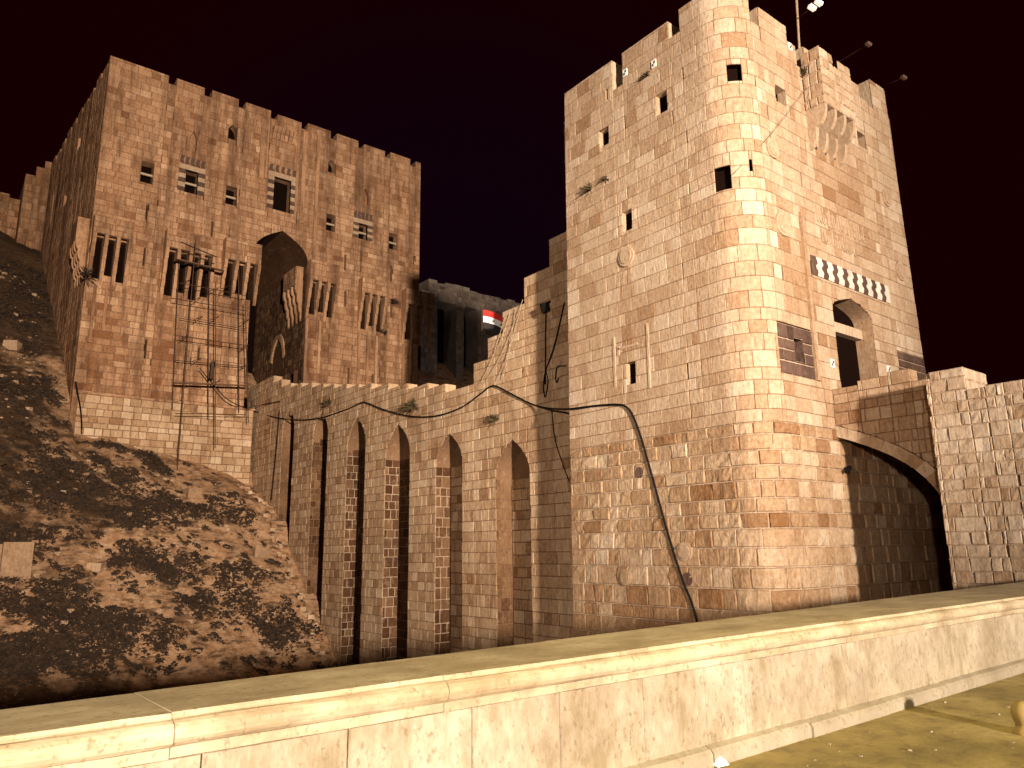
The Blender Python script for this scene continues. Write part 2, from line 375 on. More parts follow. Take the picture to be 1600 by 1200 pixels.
# ------------------------------------------------------------------ setting: pavement, moat floor, mound
def ground_mat():
    m, nt, b = newmat('trodden_pavement'); geo = nd(nt, 'ShaderNodeNewGeometry').outputs['Position']
    c = ramp(nt, noise(nt, geo, 1.1, 6, .65), [(.3, (.14, .105, .035)), (.52, (.26, .20, .07)), (.72, (.40, .32, .14))])
    c = mix(nt, ramp(nt, noise(nt, geo, 30, 3, .6), [(.62, 0), (.72, .6)]), c, (.32, .26, .15))
    c = mix(nt, ramp(nt, noise(nt, geo, 5, 5, .7), [(.5, 0), (.72, .6)]), c, (.06, .04, .015))
    nt.links.new(c, b.inputs['Base Color']); b.inputs['Roughness'].default_value = .8
    bp = nd(nt, 'ShaderNodeBump'); bp.inputs['Strength'].default_value = .5; bp.inputs['Distance'].default_value = .02
    nt.links.new(noise(nt, geo, 22, 8, .7), bp.inputs['Height']); nt.links.new(bp.outputs[0], b.inputs['Normal']); return m
M_GROUND = ground_mat()
g = MB(); g.quad((-60, -60, 0), (60, -60, 0), (60, 4.6, 0), (-60, 4.6, 0))
tag(g.build('pavement', M_GROUND), 'trodden brownish paving beside the parapet', kind='structure')
g = MB(); g.quad((-60, 4.6, -9), (300, 4.6, -9), (300, 60, -9), (-60, 60, -9)); g.quad((-60, 4.6, -9), (-60, 4.6, 0), (60, 4.6, 0), (60, 4.6, -9))
tag(g.build('moat_floor', plain('moat_earth', (.05, .03, .014), .95)), 'dark floor of the dry moat', kind='structure')
from mathutils import noise as mn
def mound_z(X, Y, rough=True):
    b = 8.9 + max(0, 21.5-X)*.24 - .83*(62-Y)
    if Y > 84: b = 8.9 + max(0, 21.5-X)*.24 + .83*22 + (Y-84)*.45
    if rough:
        b += .6*mn.noise((X*.2, Y*.2, 3)) + .35*mn.noise((X*.5, Y*.5, 7)) + .14*mn.noise((X*1.5, Y*1.5, 1)) + .05*mn.noise((X*3.3, Y*3.3, 5))
    if 57 < Y < 62.5 and X > 8: b -= 1.3*min(1, (Y-57)/4)
    return max(-9.1, min(b, 36))
def mound_mat():
    m, nt, b = newmat('stony_earth'); geo = nd(nt, 'ShaderNodeNewGeometry').outputs['Position']
    c = ramp(nt, noise(nt, geo, 1.7, 8, .75), [(.3, (.26, .13, .06)), (.5, (.50, .295, .165)), (.7, (.66, .47, .31))])
    c = mix(nt, ramp(nt, noise(nt, geo, .55, 8, .7, (1, 1, 2.2)), [(.52, 0), (.64, .75)]), c, (.07, .038, .02))
    c = mix(nt, ramp(nt, noise(nt, geo, 1.3, 8, .75, (.6, .6, 2.6)), [(.52, 0), (.60, .75)]), c, (.04, .02, .01))
    sx_ = nd(nt, 'ShaderNodeSeparateXYZ'); nt.links.new(geo, sx_.inputs[0])
    veg = math_(nt, 'SUBTRACT', noise(nt, geo, .16, 8, .7), math_(nt, 'SUBTRACT', math_(nt, 'MULTIPLY', sx_.outputs[0], .011), math_(nt, 'MULTIPLY', math_(nt, 'MAXIMUM', math_(nt, 'SUBTRACT', sx_.outputs[1], 60.0), 0.0), .012)))          # scrub thickens away from the bridge
    c = mix(nt, ramp(nt, veg, [(.38, 0), (.50, .88)]), c, (.035, .018, .009))
    c = mix(nt, ramp(nt, noise(nt, geo, 4.5, 3, .6), [(.64, 0), (.7, .5)]), c, (.5, .36, .24))
    nt.links.new(c, b.inputs['Base Color']); b.inputs['Roughness'].default_value = .95; b.inputs['Specular IOR Level'].default_value = .1
    bp = nd(nt, 'ShaderNodeBump'); bp.inputs['Strength'].default_value = 1; bp.inputs['Distance'].default_value = .10
    nt.links.new(noise(nt, geo, 2.6, 10, .7), bp.inputs['Height']); nt.links.new(bp.outputs[0], b.inputs['Normal']); return m
M_MOUND = mound_mat(); g = MB(); step = .4; nx, ny = int(36/step), int(66/step)
g.v = [(-14+i*step, 34+j*step, mound_z(-14+i*step, 34+j*step)) for j in range(ny+1) for i in range(nx+1)]; g.t = [(.5, .5, 0)]*len(g.v)
g.f = [(j*(nx+1)+i, j*(nx+1)+i+1, (j+1)*(nx+1)+i+1, (j+1)*(nx+1)+i) for j in range(ny) for i in range(nx)]; g.m = [0]*len(g.f)
tag(g.build('mound', M_MOUND, smooth=True), 'steep scrubby slope of earth and rubble below the gatehouse', kind='structure')
g = MB(); nx2 = 40
g.v = [(22+i*2.2, 34+j*2.2, mound_z(22+i*2.2, 34+j*2.2)-.3) for j in range(31) for i in range(nx2)]; g.t = [(.5, .5, 0)]*len(g.v)
g.f = [(j*nx2+i, j*nx2+i+1, (j+1)*nx2+i+1, (j+1)*nx2+i) for j in range(30) for i in range(nx2-1)]; g.m = [0]*len(g.f)
tag(g.build('hillside', M_MOUND, smooth=True), 'dark hillside beyond the bridge', kind='structure')

# ------------------------------------------------------------------ gate tower
T = Thing('gate_tower', (25.5, 17, -9), 'tall pale stone gate tower with rounded corner, battlements and arched doorway', 'tower')
tf = TF(); sx = lambda px, py: tf.sz(px, py)[0]
ZT = 20.8
Ltop = [(0, sx(951, 103), ZT), (sx(951, 103), sx(968, 120), 19.45), (sx(968, 86), sx(1040, 36), ZT), (sx(1040, 36), sx(1060, 60), 20.05), (sx(1060, 20), sx(1172, 25), ZT+.15),
        (sx(1172, 40), sx(1188, 50), 19.7), (sx(1188, 30), sx(1230, 50), 20.5), (sx(1230, 50), sx(1246, 90), 19.9), (sx(1246, 95), sx(1262, 110), 19.1), (sx(1262, 110), sx(1345, 130), 20.2), (sx(1345, 130), sx(1358, 150), 19.6),
        (sx(1358, 140), sx(1366, 145), 19.5), (sx(1366, 140), tf.L, 20.9)]
Ltop = [(Ltop[i-1][1] if i else 0, t[1], t[2]) for i, t in enumerate(Ltop)]
th = []   # holes
wins = [(1135, 100, 1159, 126, .4), (1116, 260, 1142, 297, .4), (932, 204, 947, 230, .5), (1022, 146, 1040, 178, .55), (970, 330, 985, 361, .5), (979, 566, 993, 600, .45), (1214, 138, 1229, 162, .5), (1344, 211, 1356, 231, .6),
        (1171, 249, 1176, 267, .5), (942, 143, 945, 159, .5)]
for (a, b, c, d, dp) in wins: h = pxrect(tf, a, b, c, d); h['dp'] = dp; th.append(h)
door = arch(*[0]*5); dl, dr = sx(1308, 540), sx(1368, 540); zs_ = tf.sz(1340, 500)[1]
door = arch((dl+dr)/2, (dr-dl)/2, 5.6, tf.sz(1308, 480)[1]-.15, tf.sz(1335, 473)[1]+.1, 2.6)
def dark_panel(a, b, c, d): return pxrect(tf, a, b, c, d)
pan1 = pxrect(tf, 1218, 512, 1279, 588); pan2 = pxrect(tf, 1406, 555, 1447, 604)
band = rect(sx(1270, 430), sx(1388, 440), tf.sz(1300, 440)[1], tf.sz(1300, 412)[1])
bgap = [rect(tf.L1+tf.LA+24.2+.02+i*.6667+.17-tf.X-tf.RAD, tf.L1+tf.LA+24.2+.02+(i+1)*.6667-tf.X-tf.RAD, 15.9, 17.2) for i in range(3)]
allh = th + [door, pan1, pan2, band] + bgap
def tone_hi(q, z):
    t = .53
    if sx(1285, 260) < q < sx(1350, 260) and 12.2 < z < 16: t -= .24
    if sx(1218, 430) < q < sx(1266, 430) and 9.2 < z < 11.6: t -= .17
    if sx(958, 480) < q < sx(1000, 480) and 8.5 < z < 13: t -= .12
    if q < 2.2 and z > 14: t -= .08
    return t
def tone_lo(q, z): return .54 - (.22 if z > 4.75 else 0) - (.10 if z < .3 else 0) - (.05 if q > tf.L1 and z < 3 else 0)
mz = Masonry()
ZB = 5.35                                     # rougher, darker courses below this level
mz.wall(tf, 0, tf.L, -9, ZB, .54, (.42, 1.05), allh, None, .48, .12, 1, .024, .03, .012, 1, True, .05, tone_lo)
mz.wall(tf, 0, tf.L, ZB, 21, .48, (.38, 1.0), allh, Ltop, .54, .11, 0, .005, .008, .004, 0, True, .03, tone_hi, .014)
mz.finish(T, [M_TOWER, M_BASE], [M_MORTARD, M_MORTAR])
mb = MB()
for (a, b, z) in Ltop: slab(mb, tf, a+.004, b-.004, 19.0, z-.015, -.05, -.75, (.55, .5, 0))
T.part(mb, 'battlement', M_TOWER)
mb = MB(); mb.quad((20.6, 13.6, 18.6), (31.3, 13.6, 18.6), (31.3, 21.6, 18.6), (20.6, 21.6, 18.6)); mb.quad((31.3, 13.05, -9), (31.3, 21.7, -9), (31.3, 21.7, 19.6), (31.3, 13.05, 19.6)); mb.quad((31.3, 21.68, -9), (20.1, 21.68, -9), (20.1, 21.68, 19.6), (31.3, 21.68, 19.6))
T.part(mb, 'rear_wall', M_TOWER)
for h in bgap: window(T, tf, h, .3, [M_DARK, M_DARK], 'machicolation_slot')  # all faces near-black, painting the shade between the brackets
for h in th: window(T, tf, h, .45 if h['s1']-h['s0'] < .2 else min(h['dp'], (h['s1']-h['s0'])*.5), [M_DARK if h['s0'] > 6.8 and h['s0'] < 9.6 else M_TOWER, M_DARK], 'window' if h['s1']-h['s0'] > .2 else 'arrow_slit')  # corner window jambs also take the near-black as painted shade
# framed blind panel round the low window on the left face
fr = MB()
for (a, b, c, d) in ((959, 527, 962, 605), (1012, 505, 1015, 607), (966, 540, 997, 543), (965, 541, 968, 556)):
    h = pxrect(tf, a, b, c, d); slab(fr, tf, h['s0'], h['s1'], h['z0'], h['z1'], .035, -.02, (.6, .5, 0))
T.part(fr, 'window_frame', M_TOWER)
# doorway
window(T, tf, door, .72, [M_TOWER, M_DARK], 'doorway', tone=(.35, .5, 0))
mb = MB(); slab(mb, tf, door['c']-door['w']+.02, door['c']-.55, 5.7, tf.sz(1318, 520)[1], -.6, -.7, (.7, .5, 0)); dl_ = T.part(mb, 'door_leaf', M_WOOD)
mb = MB(); slab(mb, tf, door['c']-door['w']+.02, door['c']+door['w']-.02, tf.sz(1318, 512)[1], tf.sz(1318, 497)[1], -.42, -.70, (.75, .5, 0)); T.part(mb, 'door_lintel', M_TOWER)
mb = MB(); slab(mb, tf, sx(1269, 520)-.09, sx(1269, 520)+.09, 6.9, tf.sz(1266, 340)[1], .10, -.02, (.35, .5, 0)); T.part(mb, 'pilaster_strip', M_TOWER)
# basalt panels, stone by stone, round a small window
for k, (pn, win) in enumerate(((pan1, pxrect(tf, 1243, 530, 1257, 565)), (pan2, pxrect(tf, 1426, 583, 1437, 604)))):
    m2 = Masonry(); m2.wall(tf, pn['s0'], pn['s1'], pn['z0'], pn['z1'], (pn['z1']-pn['z0'])/4.02, (.5, .9), [win], None, .5, .1, 0, .008, .012, .008)
    for q in m2.st: T.part(q, 'basalt_block', M_BASALT)
    T.part(m2.back, 'mortar_bed', M_MORTAR); window(T, tf, win, .5, [M_BASALT, M_DARK], 'window')
# joggled black and white course above the doorway
n = 8; w = (band['s1']-band['s0'])/n; H = band['z1']-band['z0']
def wav(t): return w*.2*(1 if t < .25 else -.9 if t < .5 else .75 if t < .75 else -.3)
zz = [0, .08, .2, .3, .42, .55, .65, .78, .9, 1]; wv = [0, .05, .55, .5, -.5, -.55, .5, .55, -.1, 0]
for i in range(n*2):
    a = band['s0']+w*i/2; b = a+w/2; sg = w*.14
    L = [(a+(sg*wv[k] if 0 < i else 0), band['z0']+H*zz[k]) for k in range(10)]; Rr = [(b+(sg*wv[k] if i < n*2-1 else 0), band['z0']+H*zz[k]) for k in range(10)]
    dk = i % 2 == 0
    T.part(poly_block(tf, L+Rr[::-1], -.12, .012 if dk else .022, 0, (rng.uniform(.3, .6), .5, 0)), 'joggled_stone', M_BASALT if dk else M_WHITE)
# carved inscription above it: raised letter strokes on two lines
ins = MB()
for line, (y0, x0, x1) in enumerate(((.55, 0.1, .98), (.05, .15, .8))):
    ib = pxrect(tf, 1270, 336, 1350, 392); W_ = ib['s1']-ib['s0']; Hh = (ib['z1']-ib['z0'])
    x = ib['s0']+W_*x0
    while x < ib['s0']+W_*x1:
        hh = Hh*.42*rng.choice((.5, .8, 1, 1)); zb = ib['z0']+Hh*y0; dx = rng.uniform(-.03, .03)
        pts = [(x, zb), (x+.055, zb), (x+.055+dx, zb+hh), (x+dx, zb+hh)]; merge(ins, poly_block(tf, pts, -.02, .045, 0, (.6, .5, 0)))
        if rng.random() < .55:
            cx = x+.16; r = .09; q = [(cx+r*math.cos(t), zb+.05+r*math.sin(t)) for t in (math.pi, 1.2*math.pi, 1.5*math.pi, 1.8*math.pi, 2*math.pi)]
            q2 = [(cx+r*.5*math.cos(t), zb+.05+r*.5*math.sin(t)) for t in (2*math.pi, 1.5*math.pi, math.pi)]; merge(ins, poly_block(tf, q+q2, -.02, .045, 0, (.6, .5, 0)))
        x += rng.uniform(.12, .24)
T.part(ins, 'carved_inscription', M_TOWER)
for (a, b, r, dk) in ((978, 402, .38, 0), (982, 902, .28, 0), (1222, 351, .42, 0), (1206, 233, .36, 0), (1408, 425, .40, 0), (1387, 312, .36, 0), (1073, 862, .3, 0)): disc(T, tf, a, b, r, M_TOWER)
for (a, b, r) in ((1001, 738, .19), (1077, 905, .21)): disc(T, tf, a, b, r, M_BASALT, 'column_end', .03, rim=False)
# box machicolation at the top of the right face
yb = YF(12.2, 0); bx0, bx1, bz0, bz1 = 24.2, 26.4, 17.25, 19.75
m2 = Masonry(); m2.wall(yb, bx0, bx1, bz0, 20.3, .42, (.4, .8), (), [(bx0, bx0+.9, 19.6), (bx0+.9, bx0+1.3, 19.1), (bx0+1.3, bx1, 19.5)], .6, .12, 0, .012, .02, .01)
sf = XF(bx0, 13.0); m2.wall(sf, 0.02, .78, bz0, 19.6, .42, (.3, .5), (), None, .5, .1, 0, .01, .015, .01)
mc = T.part(m2.back, 'machicolation', M_MORTAR)
for q in m2.st: T.part(q, 'stone', M_TOWER, mc)
mb = MB(); mb.box(bx0+.06, bx1-.05, 12.26, 12.45, bz0, 19.05); mb.box(bx0+.06, bx0+.25, 12.453, 13, bz0, 19.5); mb.box(bx1-.25, bx1-.05, 12.453, 13, bz0, 19.3); T.part(mb, 'parapet_core', M_TOWER, mc)
for i in range(4):
    a = bx0+.02+i*(bx1-bx0-.2)/3; T.part(bracket(YF(13, 0), a, a+.17, 15.7, bz0, .76, steps=2, tone=(.55, .5, 0)), 'bracket', M_TOWER, mc)

# ------------------------------------------------------------------ bridge between gate tower and gatehouse, with the stepped wall
B = Thing('stone_bridge', (24, 40, -9), 'long stone bridge with tall blind arches climbing from gate tower to gatehouse', 'bridge')
BX = 21.5; bf = XF(BX, 64.0); Ys = lambda y: 64.0-y
bays = [(55.76, 53.51, 10.43, 12.31), (50.01, 47.58, 9.38, 11.05), (44.53, 42.05, 8.0, 9.89), (39.43, 36.65, 6.83, 8.73), (33.93, 31.48, 5.9, 7.5), (28.66, 26.14, 4.84, 6.56)]
bh = [arch(Ys((a+b)/2), (a-b)/2, -9.5, zs, za, 2.2) for (a, b, zs, za) in bays]
tops = [(64, 58.2, 15.45), (58.2, 56.5, 14.85), (56.5, 54.6, 14.2), (54.6, 52.6, 13.85), (52.6, 50.6, 13.5), (50.6, 48.7, 13.1), (48.7, 46.9, 12.75), (46.9, 45.0, 12.4), (45.0, 43.2, 12.05), (43.2, 41.5, 11.8), (41.5, 39.3, 11.4), (39.3, 37.1, 11.0), (37.1, 34.8, 10.6), (34.8, 33.1, 10.25), (33.1, 30.46, 9.75),
        (30.46, 29.23, 10.8), (29.23, 28.0, 11.85), (28.0, 26.3, 12.9), (26.3, 24.44, 14.15), (24.44, 21.7, 15.45)]
btop = [(Ys(a), Ys(b), z) for a, b, z in tops]
bz = Masonry()
bz.wall(bf, 0, Ys(21.72), -9, 16, .47, (.45, 1.0), bh, btop, .5, .12, 0, .007, .010, .006, 0, True, .035, None, .016)
# niches: far jamb, back wall and soffit
dep_ = 0.95
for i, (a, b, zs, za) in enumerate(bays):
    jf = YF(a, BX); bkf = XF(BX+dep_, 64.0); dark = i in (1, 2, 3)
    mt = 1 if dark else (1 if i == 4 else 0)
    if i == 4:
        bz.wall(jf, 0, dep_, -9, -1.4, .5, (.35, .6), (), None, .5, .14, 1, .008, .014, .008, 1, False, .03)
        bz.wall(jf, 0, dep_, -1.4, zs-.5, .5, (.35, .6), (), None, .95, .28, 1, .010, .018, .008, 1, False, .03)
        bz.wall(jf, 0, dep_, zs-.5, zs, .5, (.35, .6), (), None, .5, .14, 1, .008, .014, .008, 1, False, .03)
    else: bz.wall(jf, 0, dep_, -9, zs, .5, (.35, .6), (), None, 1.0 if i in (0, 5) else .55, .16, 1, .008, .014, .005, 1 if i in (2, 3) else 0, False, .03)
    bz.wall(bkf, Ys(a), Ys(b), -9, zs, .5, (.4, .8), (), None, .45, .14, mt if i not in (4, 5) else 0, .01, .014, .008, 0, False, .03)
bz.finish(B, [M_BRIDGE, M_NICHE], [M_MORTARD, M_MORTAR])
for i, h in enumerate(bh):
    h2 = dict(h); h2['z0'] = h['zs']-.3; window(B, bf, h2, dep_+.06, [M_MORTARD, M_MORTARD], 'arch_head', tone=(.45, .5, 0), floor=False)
mb = MB()
for (a, b, z) in btop:
    slab(mb, bf, a+.004, b-.004, z-2.2, z-.015, -.05, -.7, (.55, .5, 0))
B.part(mb, 'parapet_core', M_BRIDGE)
mb = MB(); mb.add([(BX+.4, 64, 13.4), (BX+.4, 21.8, 7.5), (28, 21.8, 7.5), (28, 64, 13.4)], [(0, 1, 2, 3)]); mb.quad((28, 21.8, -9), (28, 64, -9), (28, 64, 14), (28, 21.8, 9)); B.part(mb, 'deck', M_BRIDGE)

# ------------------------------------------------------------------ outer bridge: the arch at the foot of the tower
OB = Thing('arched_bridge', (27, 11, -9), 'short arched stone bridge reaching the tower doorway over dark void', 'bridge')
OX = 24.0; of = XF(OX, 13.0); RING = .42
oh_out = arch(0, 3.25+RING, -9.5, 1.5, 5.1+RING*.9, 3.0); oh_in = arch(0, 3.25, -9.5, 1.5, 5.1, 3.0)
oz = Masonry(); oz.wall(of, 0, 3.72, -9, 6.95, .36, (.35, .75), [oh_out], [(0, .9, 6.72), (.9, 1.9, 6.85), (1.9, 2.6, 6.95), (2.6, 3.72, 6.55)], .45, .14, 0, .008, .014, .005, 0, True, .03, None, .016)
vs_prev = None; N = 15
def edge(h, t):                                # point on the arch from crown (0) to springing (1)
    z = h['za']-(h['za']-h['zs'])*(t**1.6); return hw(h, z), z
for i in range(N):
    a0, a1 = edge(oh_in, i/N), edge(oh_in, (i+1)/N); b0, b1 = edge(oh_out, i/N), edge(oh_out, (i+1)/N)
    OB.part(poly_block(of, [a0, a1, (b1[0]-.01, b1[1]-.006), (b0[0]+.006, b0[1]-.006)], -.5, .02+rng.uniform(0, .03), 0, rnd_tone(.62, .14)), 'voussoir', M_TOWER)
oz.finish(OB, [M_TOWER], M_MORTARD)
mb = MB(); pl = [edge(oh_in, i/24) for i in range(25)] + [(3.25, -9)]
for p, q in zip(pl, pl[1:]): mb.quad(of.P(p[0], p[1], -.45), of.P(q[0], q[1], -.45), of.P(q[0], q[1], -7), of.P(p[0], p[1], -7), (.4, .5, 0))
OB.part(mb, 'vault', M_BASE)
mb = MB()
for (a, b, z) in [(0, .9, 6.7), (.9, 1.9, 6.83), (1.9, 2.6, 6.93), (2.6, 3.72, 6.53)]: slab(mb, of, a+.003, b-.003, 5.95, z, -.05, -.5)
mb.quad((OX+.3, 13, 5.9), (OX+.3, 9, 5.9), (30.5, 9, 5.9), (30.5, 13, 5.9)); OB.part(mb, 'deck', M_BASE)
# ------------------------------------------------------------------ moat wall on the right
MW = Thing('moat_wall', (23.5, 0, -9), 'pale rubble-coursed stone wall running out of frame beside the arched bridge', 'wall')
af = XF(22.5, 9.36); az = Masonry()
atop = [(0, .12, 6.2), (.12, 1.05, 6.38), (1.05, 1.5, 5.72)] + [(1.5+i*.45, 1.95+i*.45, 5.78+rng.uniform(-.05, .06)) for i in range(20)]
az.wall(af, 0, 10, -9, 6.45, .34, (.3, 1.0), (), atop, .70, .11, 0, .016, .022, .005, 0, True, .035, None, .02)
ef = YF(8.31, 22.5); az.wall(ef, .05, 1.55, 5.72, 6.38, .33, (.4, .7), (), None, .85, .06, 0, .012, .01, .008)
az.finish(MW, [M_TOWER], M_MORTAR)
mb = MB(); mb.box(22.56, 24.0, 8.33, 9.34, -9, 6.36); mb.box(22.56, 24.0, -6, 8.33, -9, 5.7); MW.part(mb, 'wall_core', M_TOWER)

# ------------------------------------------------------------------ gatehouse
G = Thing('gatehouse', (22.5, 72, 8), 'huge brown fortified gatehouse with tall pointed portal and machicolations above the slope', 'gatehouse')
gf = YF(62.0, 0.0); GL, GR, GT = 8.1, 37.15, 40.9
gs = lambda px, py: gf.sz(px, py)[0]
portal = arch((20.5+25.45)/2, (25.45-20.5)/2, 8, 27.0, 29.6, 2.3)
gw = []
for (a, b, c, d, k) in ((220, 253, 240, 286, 'r'), (289, 267, 309, 302, 'r'), (353, 291, 370, 320, 'r'), (427, 279, 454, 330, 'r'), (510, 335, 524, 361, 'r'), (560, 350, 574, 374, 'r'), (608, 365, 621, 390, 'r'),
                        (357, 195, 371, 218, 'a'), (513, 250, 524, 270, 'a'), (297, 205, 308, 235, 'k'), (566, 294, 576, 320, 'k'), (228, 320, 231, 343, 's'), (330, 346, 333, 370, 's'), (224, 387, 227, 415, 's'), (226, 530, 229, 560, 's'),
                        (309, 543, 312, 562, 's'), (538, 398, 541, 422, 's'), (538, 455, 541, 478, 's'), (543, 575, 546, 600, 's'), (610, 415, 613, 440, 's'), (610, 472, 613, 496, 's'), (581, 585, 584, 604, 's'), (646, 400, 650, 408, 's'), (462, 578, 465, 602, 's')):
    h = pxrect(gf, a, b, c, d)
    if k in 'ak':
        hh = h['z1']-h['z0']; h = arch((h['s0']+h['s1'])/2, (h['s1']-h['s0'])/2, h['z0'], h['z0']+hh*(.55 if k == 'a' else .4), h['z1'], 2.2)
    h['q'] = k; gw.append(h)
mer = [(8.1, 12.55, 40.9)]; x = 12.55
while x < 36:
    wm = 2.3 if x < 33 else 3
    mer.append((x, x+.62, 40.2)); mer.append((x+.62, min(GR, x+.62+wm), 40.9+rng.uniform(-.12, .06))); x += .62+wm
mer[-1] = (mer[-1][0], GR, 40.85)
gz = Masonry()
def tone_g(q, z):
    t = .5
    if 8.6 < q < 10.9 and 12.8 < z < 21.4 and mn.noise((q*.55, z*.45, 2)) > -.12: t -= .33
    if 13.2 < q < 14.5 and 12.8 < z < 25: t -= .30
    if 25.6 < q < 28.1 and 16 < z < 21.8: t -= .18
    if 30.5 < q < 37 and 13 < z < 21 and mn.noise((q*1.3, z*.15, 8)) > .1: t -= .2
    if 22 < q < 25.2 and z > 33: t -= .06
    return t+.10*mn.noise((q*.3, z*.3, 31))
MACH = [(8.15, 10.9, 26.8, 25.4, 21.6, 4), (13.3, 17.2, 27.0, 25.5, 21.2, 5), (17.9, 20.95, 27.4, 25.6, 22.2, 4), (25.4, 28.2, 27.2, 25.4, 22.0, 4), (30.5, 33.2, 26.6, 25.2, 21.5, 4), (35.2, 38.4, 26.5, 25.0, 21.2, 4)]
slots = []
for (x0, x1, zt, zb_, zr, nb) in MACH:
    for i in range(nb-1):
        pit = (x1-x0-.27)/(nb-1); a = x0+.01+i*pit
        if a+pit-.03 < 37: slots.append(rect(a+.27, a+pit-.01, zr+(zb_-zr)*(.12+.1*(i % 2)), zb_-.05))
gz.wall(gf, GL, GR, 7.0, 41, .56, (.5, 1.3), gw+slots+[portal], mer, .48, .11, 0, .012, .02, .008, 0, False, .04, tone_g)
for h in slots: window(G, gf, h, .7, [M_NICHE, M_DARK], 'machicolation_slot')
lf = XF(8.1, 84.0)
class LF(XF):                                 # left flank, slightly skewed
    def P(s, a, z, d=0): t = a/22.0; return Vector((6.9+1.2*t-d, 84-a, z))
lf = LF(8.1, 84.0)
ltop = [(i*2.2, i*2.2+1.5, 41+(rng.uniform(-.5, .1))) if k == 0 else (i*2.2+1.5, i*2.2+2.2, 40.2) for i in range(10) for k in (0, 1)]
gz.wall(lf, 0, 22, 9, 41, .62, (.6, 1.4), [rect(3, 3.5, 33, 36), rect(12.5, 13.6, 36.6, 37.8), rect(9, 10.2, 32.5, 33.6), rect(15, 15.35, 29, 33)], ltop, .42, .10, 0, .002, .004, .006, 0, False, .03)
gz.finish(G, [M_GATE], M_MORTARD)
mb = MB()
for (a, b, z) in mer: slab(mb, gf, a+.004, b-.004, 38.6, z-.02, -.05, -.8)
for (a, b, z) in ltop: slab(mb, lf, a+.004, b-.004, 38.6, z-.02, -.05, -.8)
mb.quad((8.7, 62.6, 38.9), (37, 62.6, 38.9), (37, 84, 38.9), (8, 84, 38.9)); mb.quad((37.1, 62.1, 8), (37.1, 84, 8), (37.1, 84, 40.8), (37.1, 62.1, 40.8)); mb.quad((37, 84, 8), (7, 84, 8), (7, 84, 40.8), (37, 84, 40.8))
G.part(mb, 'battlement', M_GATE)
mb = MB()
for (a, b, z0, z1) in ((3, 3.5, 33, 36), (12.5, 13.6, 36.6, 37.8), (9, 10.2, 32.5, 33.6), (15, 15.35, 29, 33)): window(G, lf, rect(a, b, z0, z1), .8, [M_GATE, M_DARK])
for h in gw:
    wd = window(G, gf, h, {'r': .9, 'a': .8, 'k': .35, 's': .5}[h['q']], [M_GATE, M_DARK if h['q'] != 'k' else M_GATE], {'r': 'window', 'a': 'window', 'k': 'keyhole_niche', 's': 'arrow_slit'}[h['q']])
    if h['q'] == 'r' and h['z1']-h['z0'] < 2.2:                # timber rail across the opening
        mb = MB(); zc = h['z0']+(h['z1']-h['z0'])*.42; slab(mb, gf, h['s0'], h['s1'], zc, zc+.16, -.25, -.4, (.7, .5, 0)); G.part(mb, 'rail', M_WPLATE if False else M_ROPE, wd)
window(G, gf, portal, 13, [M_NICHE, M_DARK], 'portal', tone=(.5, .5, 0))  # reveal and back coloured dark for the shade deep in the portal
jx = XF(25.40, 84.0); dY = at_x(432, 600, 25.4).y; dz = at_x(430, 532, 25.4).z
pdoor = arch(84-dY, 1.35, 8, dz-2.2, dz, 2.2)
jz = Masonry(); jz.wall(jx, 9.2, 21.9, 13, 26.9, .55, (.6, 1.2), [pdoor], None, .6, .15, 0, .012, .02, .008, 0, False, .04)
pj = G.part(jz.back, 'portal_jamb', M_PORTAL_SHADE)
jr = MB()
for q in jz.st: merge(jr, q)
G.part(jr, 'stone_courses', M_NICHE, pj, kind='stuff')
window(G, jx, pdoor, 2.0, [M_PORTAL_SHADE, M_DARK], 'portal_door')
for k in range(15):
    def ep(t, o):
        u = abs(t)*2; z = pdoor['zs']+(pdoor['za']-pdoor['zs'])*(1-u); w_ = hw(pdoor, z); sg = -1 if t < 0 else 1
        return (pdoor['c']+sg*(w_+o), z+(o if u < .5 else o*.4))
    t0, t1 = k/15-.5, (k+1)/15-.5
    G.part(poly_block(jx, [ep(t0, .02), ep(t1-.004, .02), ep(t1-.004, .4), ep(t0, .4)], -.03, .14, 0, (.6, .5, 0)), 'voussoir', M_GATE)
# black and white surrounds of the decorated windows
for (h, nst) in ((gw[1], 5), (gw[3], 8), (gw[5], 5)):
    H = h['z1']-h['z0']; w = .55
    for sgn in (0, 1):
        for i in range(nst):
            z0 = h['z0']+H*i/nst; z1 = z0+H/nst-.02; a0, a1 = (h['s0']-w, h['s0']) if sgn == 0 else (h['s1'], h['s1']+w)
            mb = MB(); slab(mb, gf, a0, a1, z0, z1, .04+.01*(i % 2), -.3, (.5, .5, 0)); G.part(mb, 'surround_block', M_BASALT if i % 2 == 0 else M_TOWER)
    a0, a1 = h['s0']-w, h['s1']+w; mb = MB(); slab(mb, gf, a0, a1, h['z1'], h['z1']+.42, .05, -.3, (.5, .5, 0)); G.part(mb, 'lintel', M_TOWER)
    n = 5
    for i in range(n):
        c = a0+(a1-a0)*(i+.5)/n; z0 = h['z1']+.5; pts = [(c-.13, z0), (c+.16, z0), (c+.08, z0+.3), (c+.17, z0+.65), (c-.12, z0+.65), (c-.2, z0+.3)]
        G.part(poly_block(gf, pts, -.2, .05, 0), 'joggled_stone', M_BASALT)
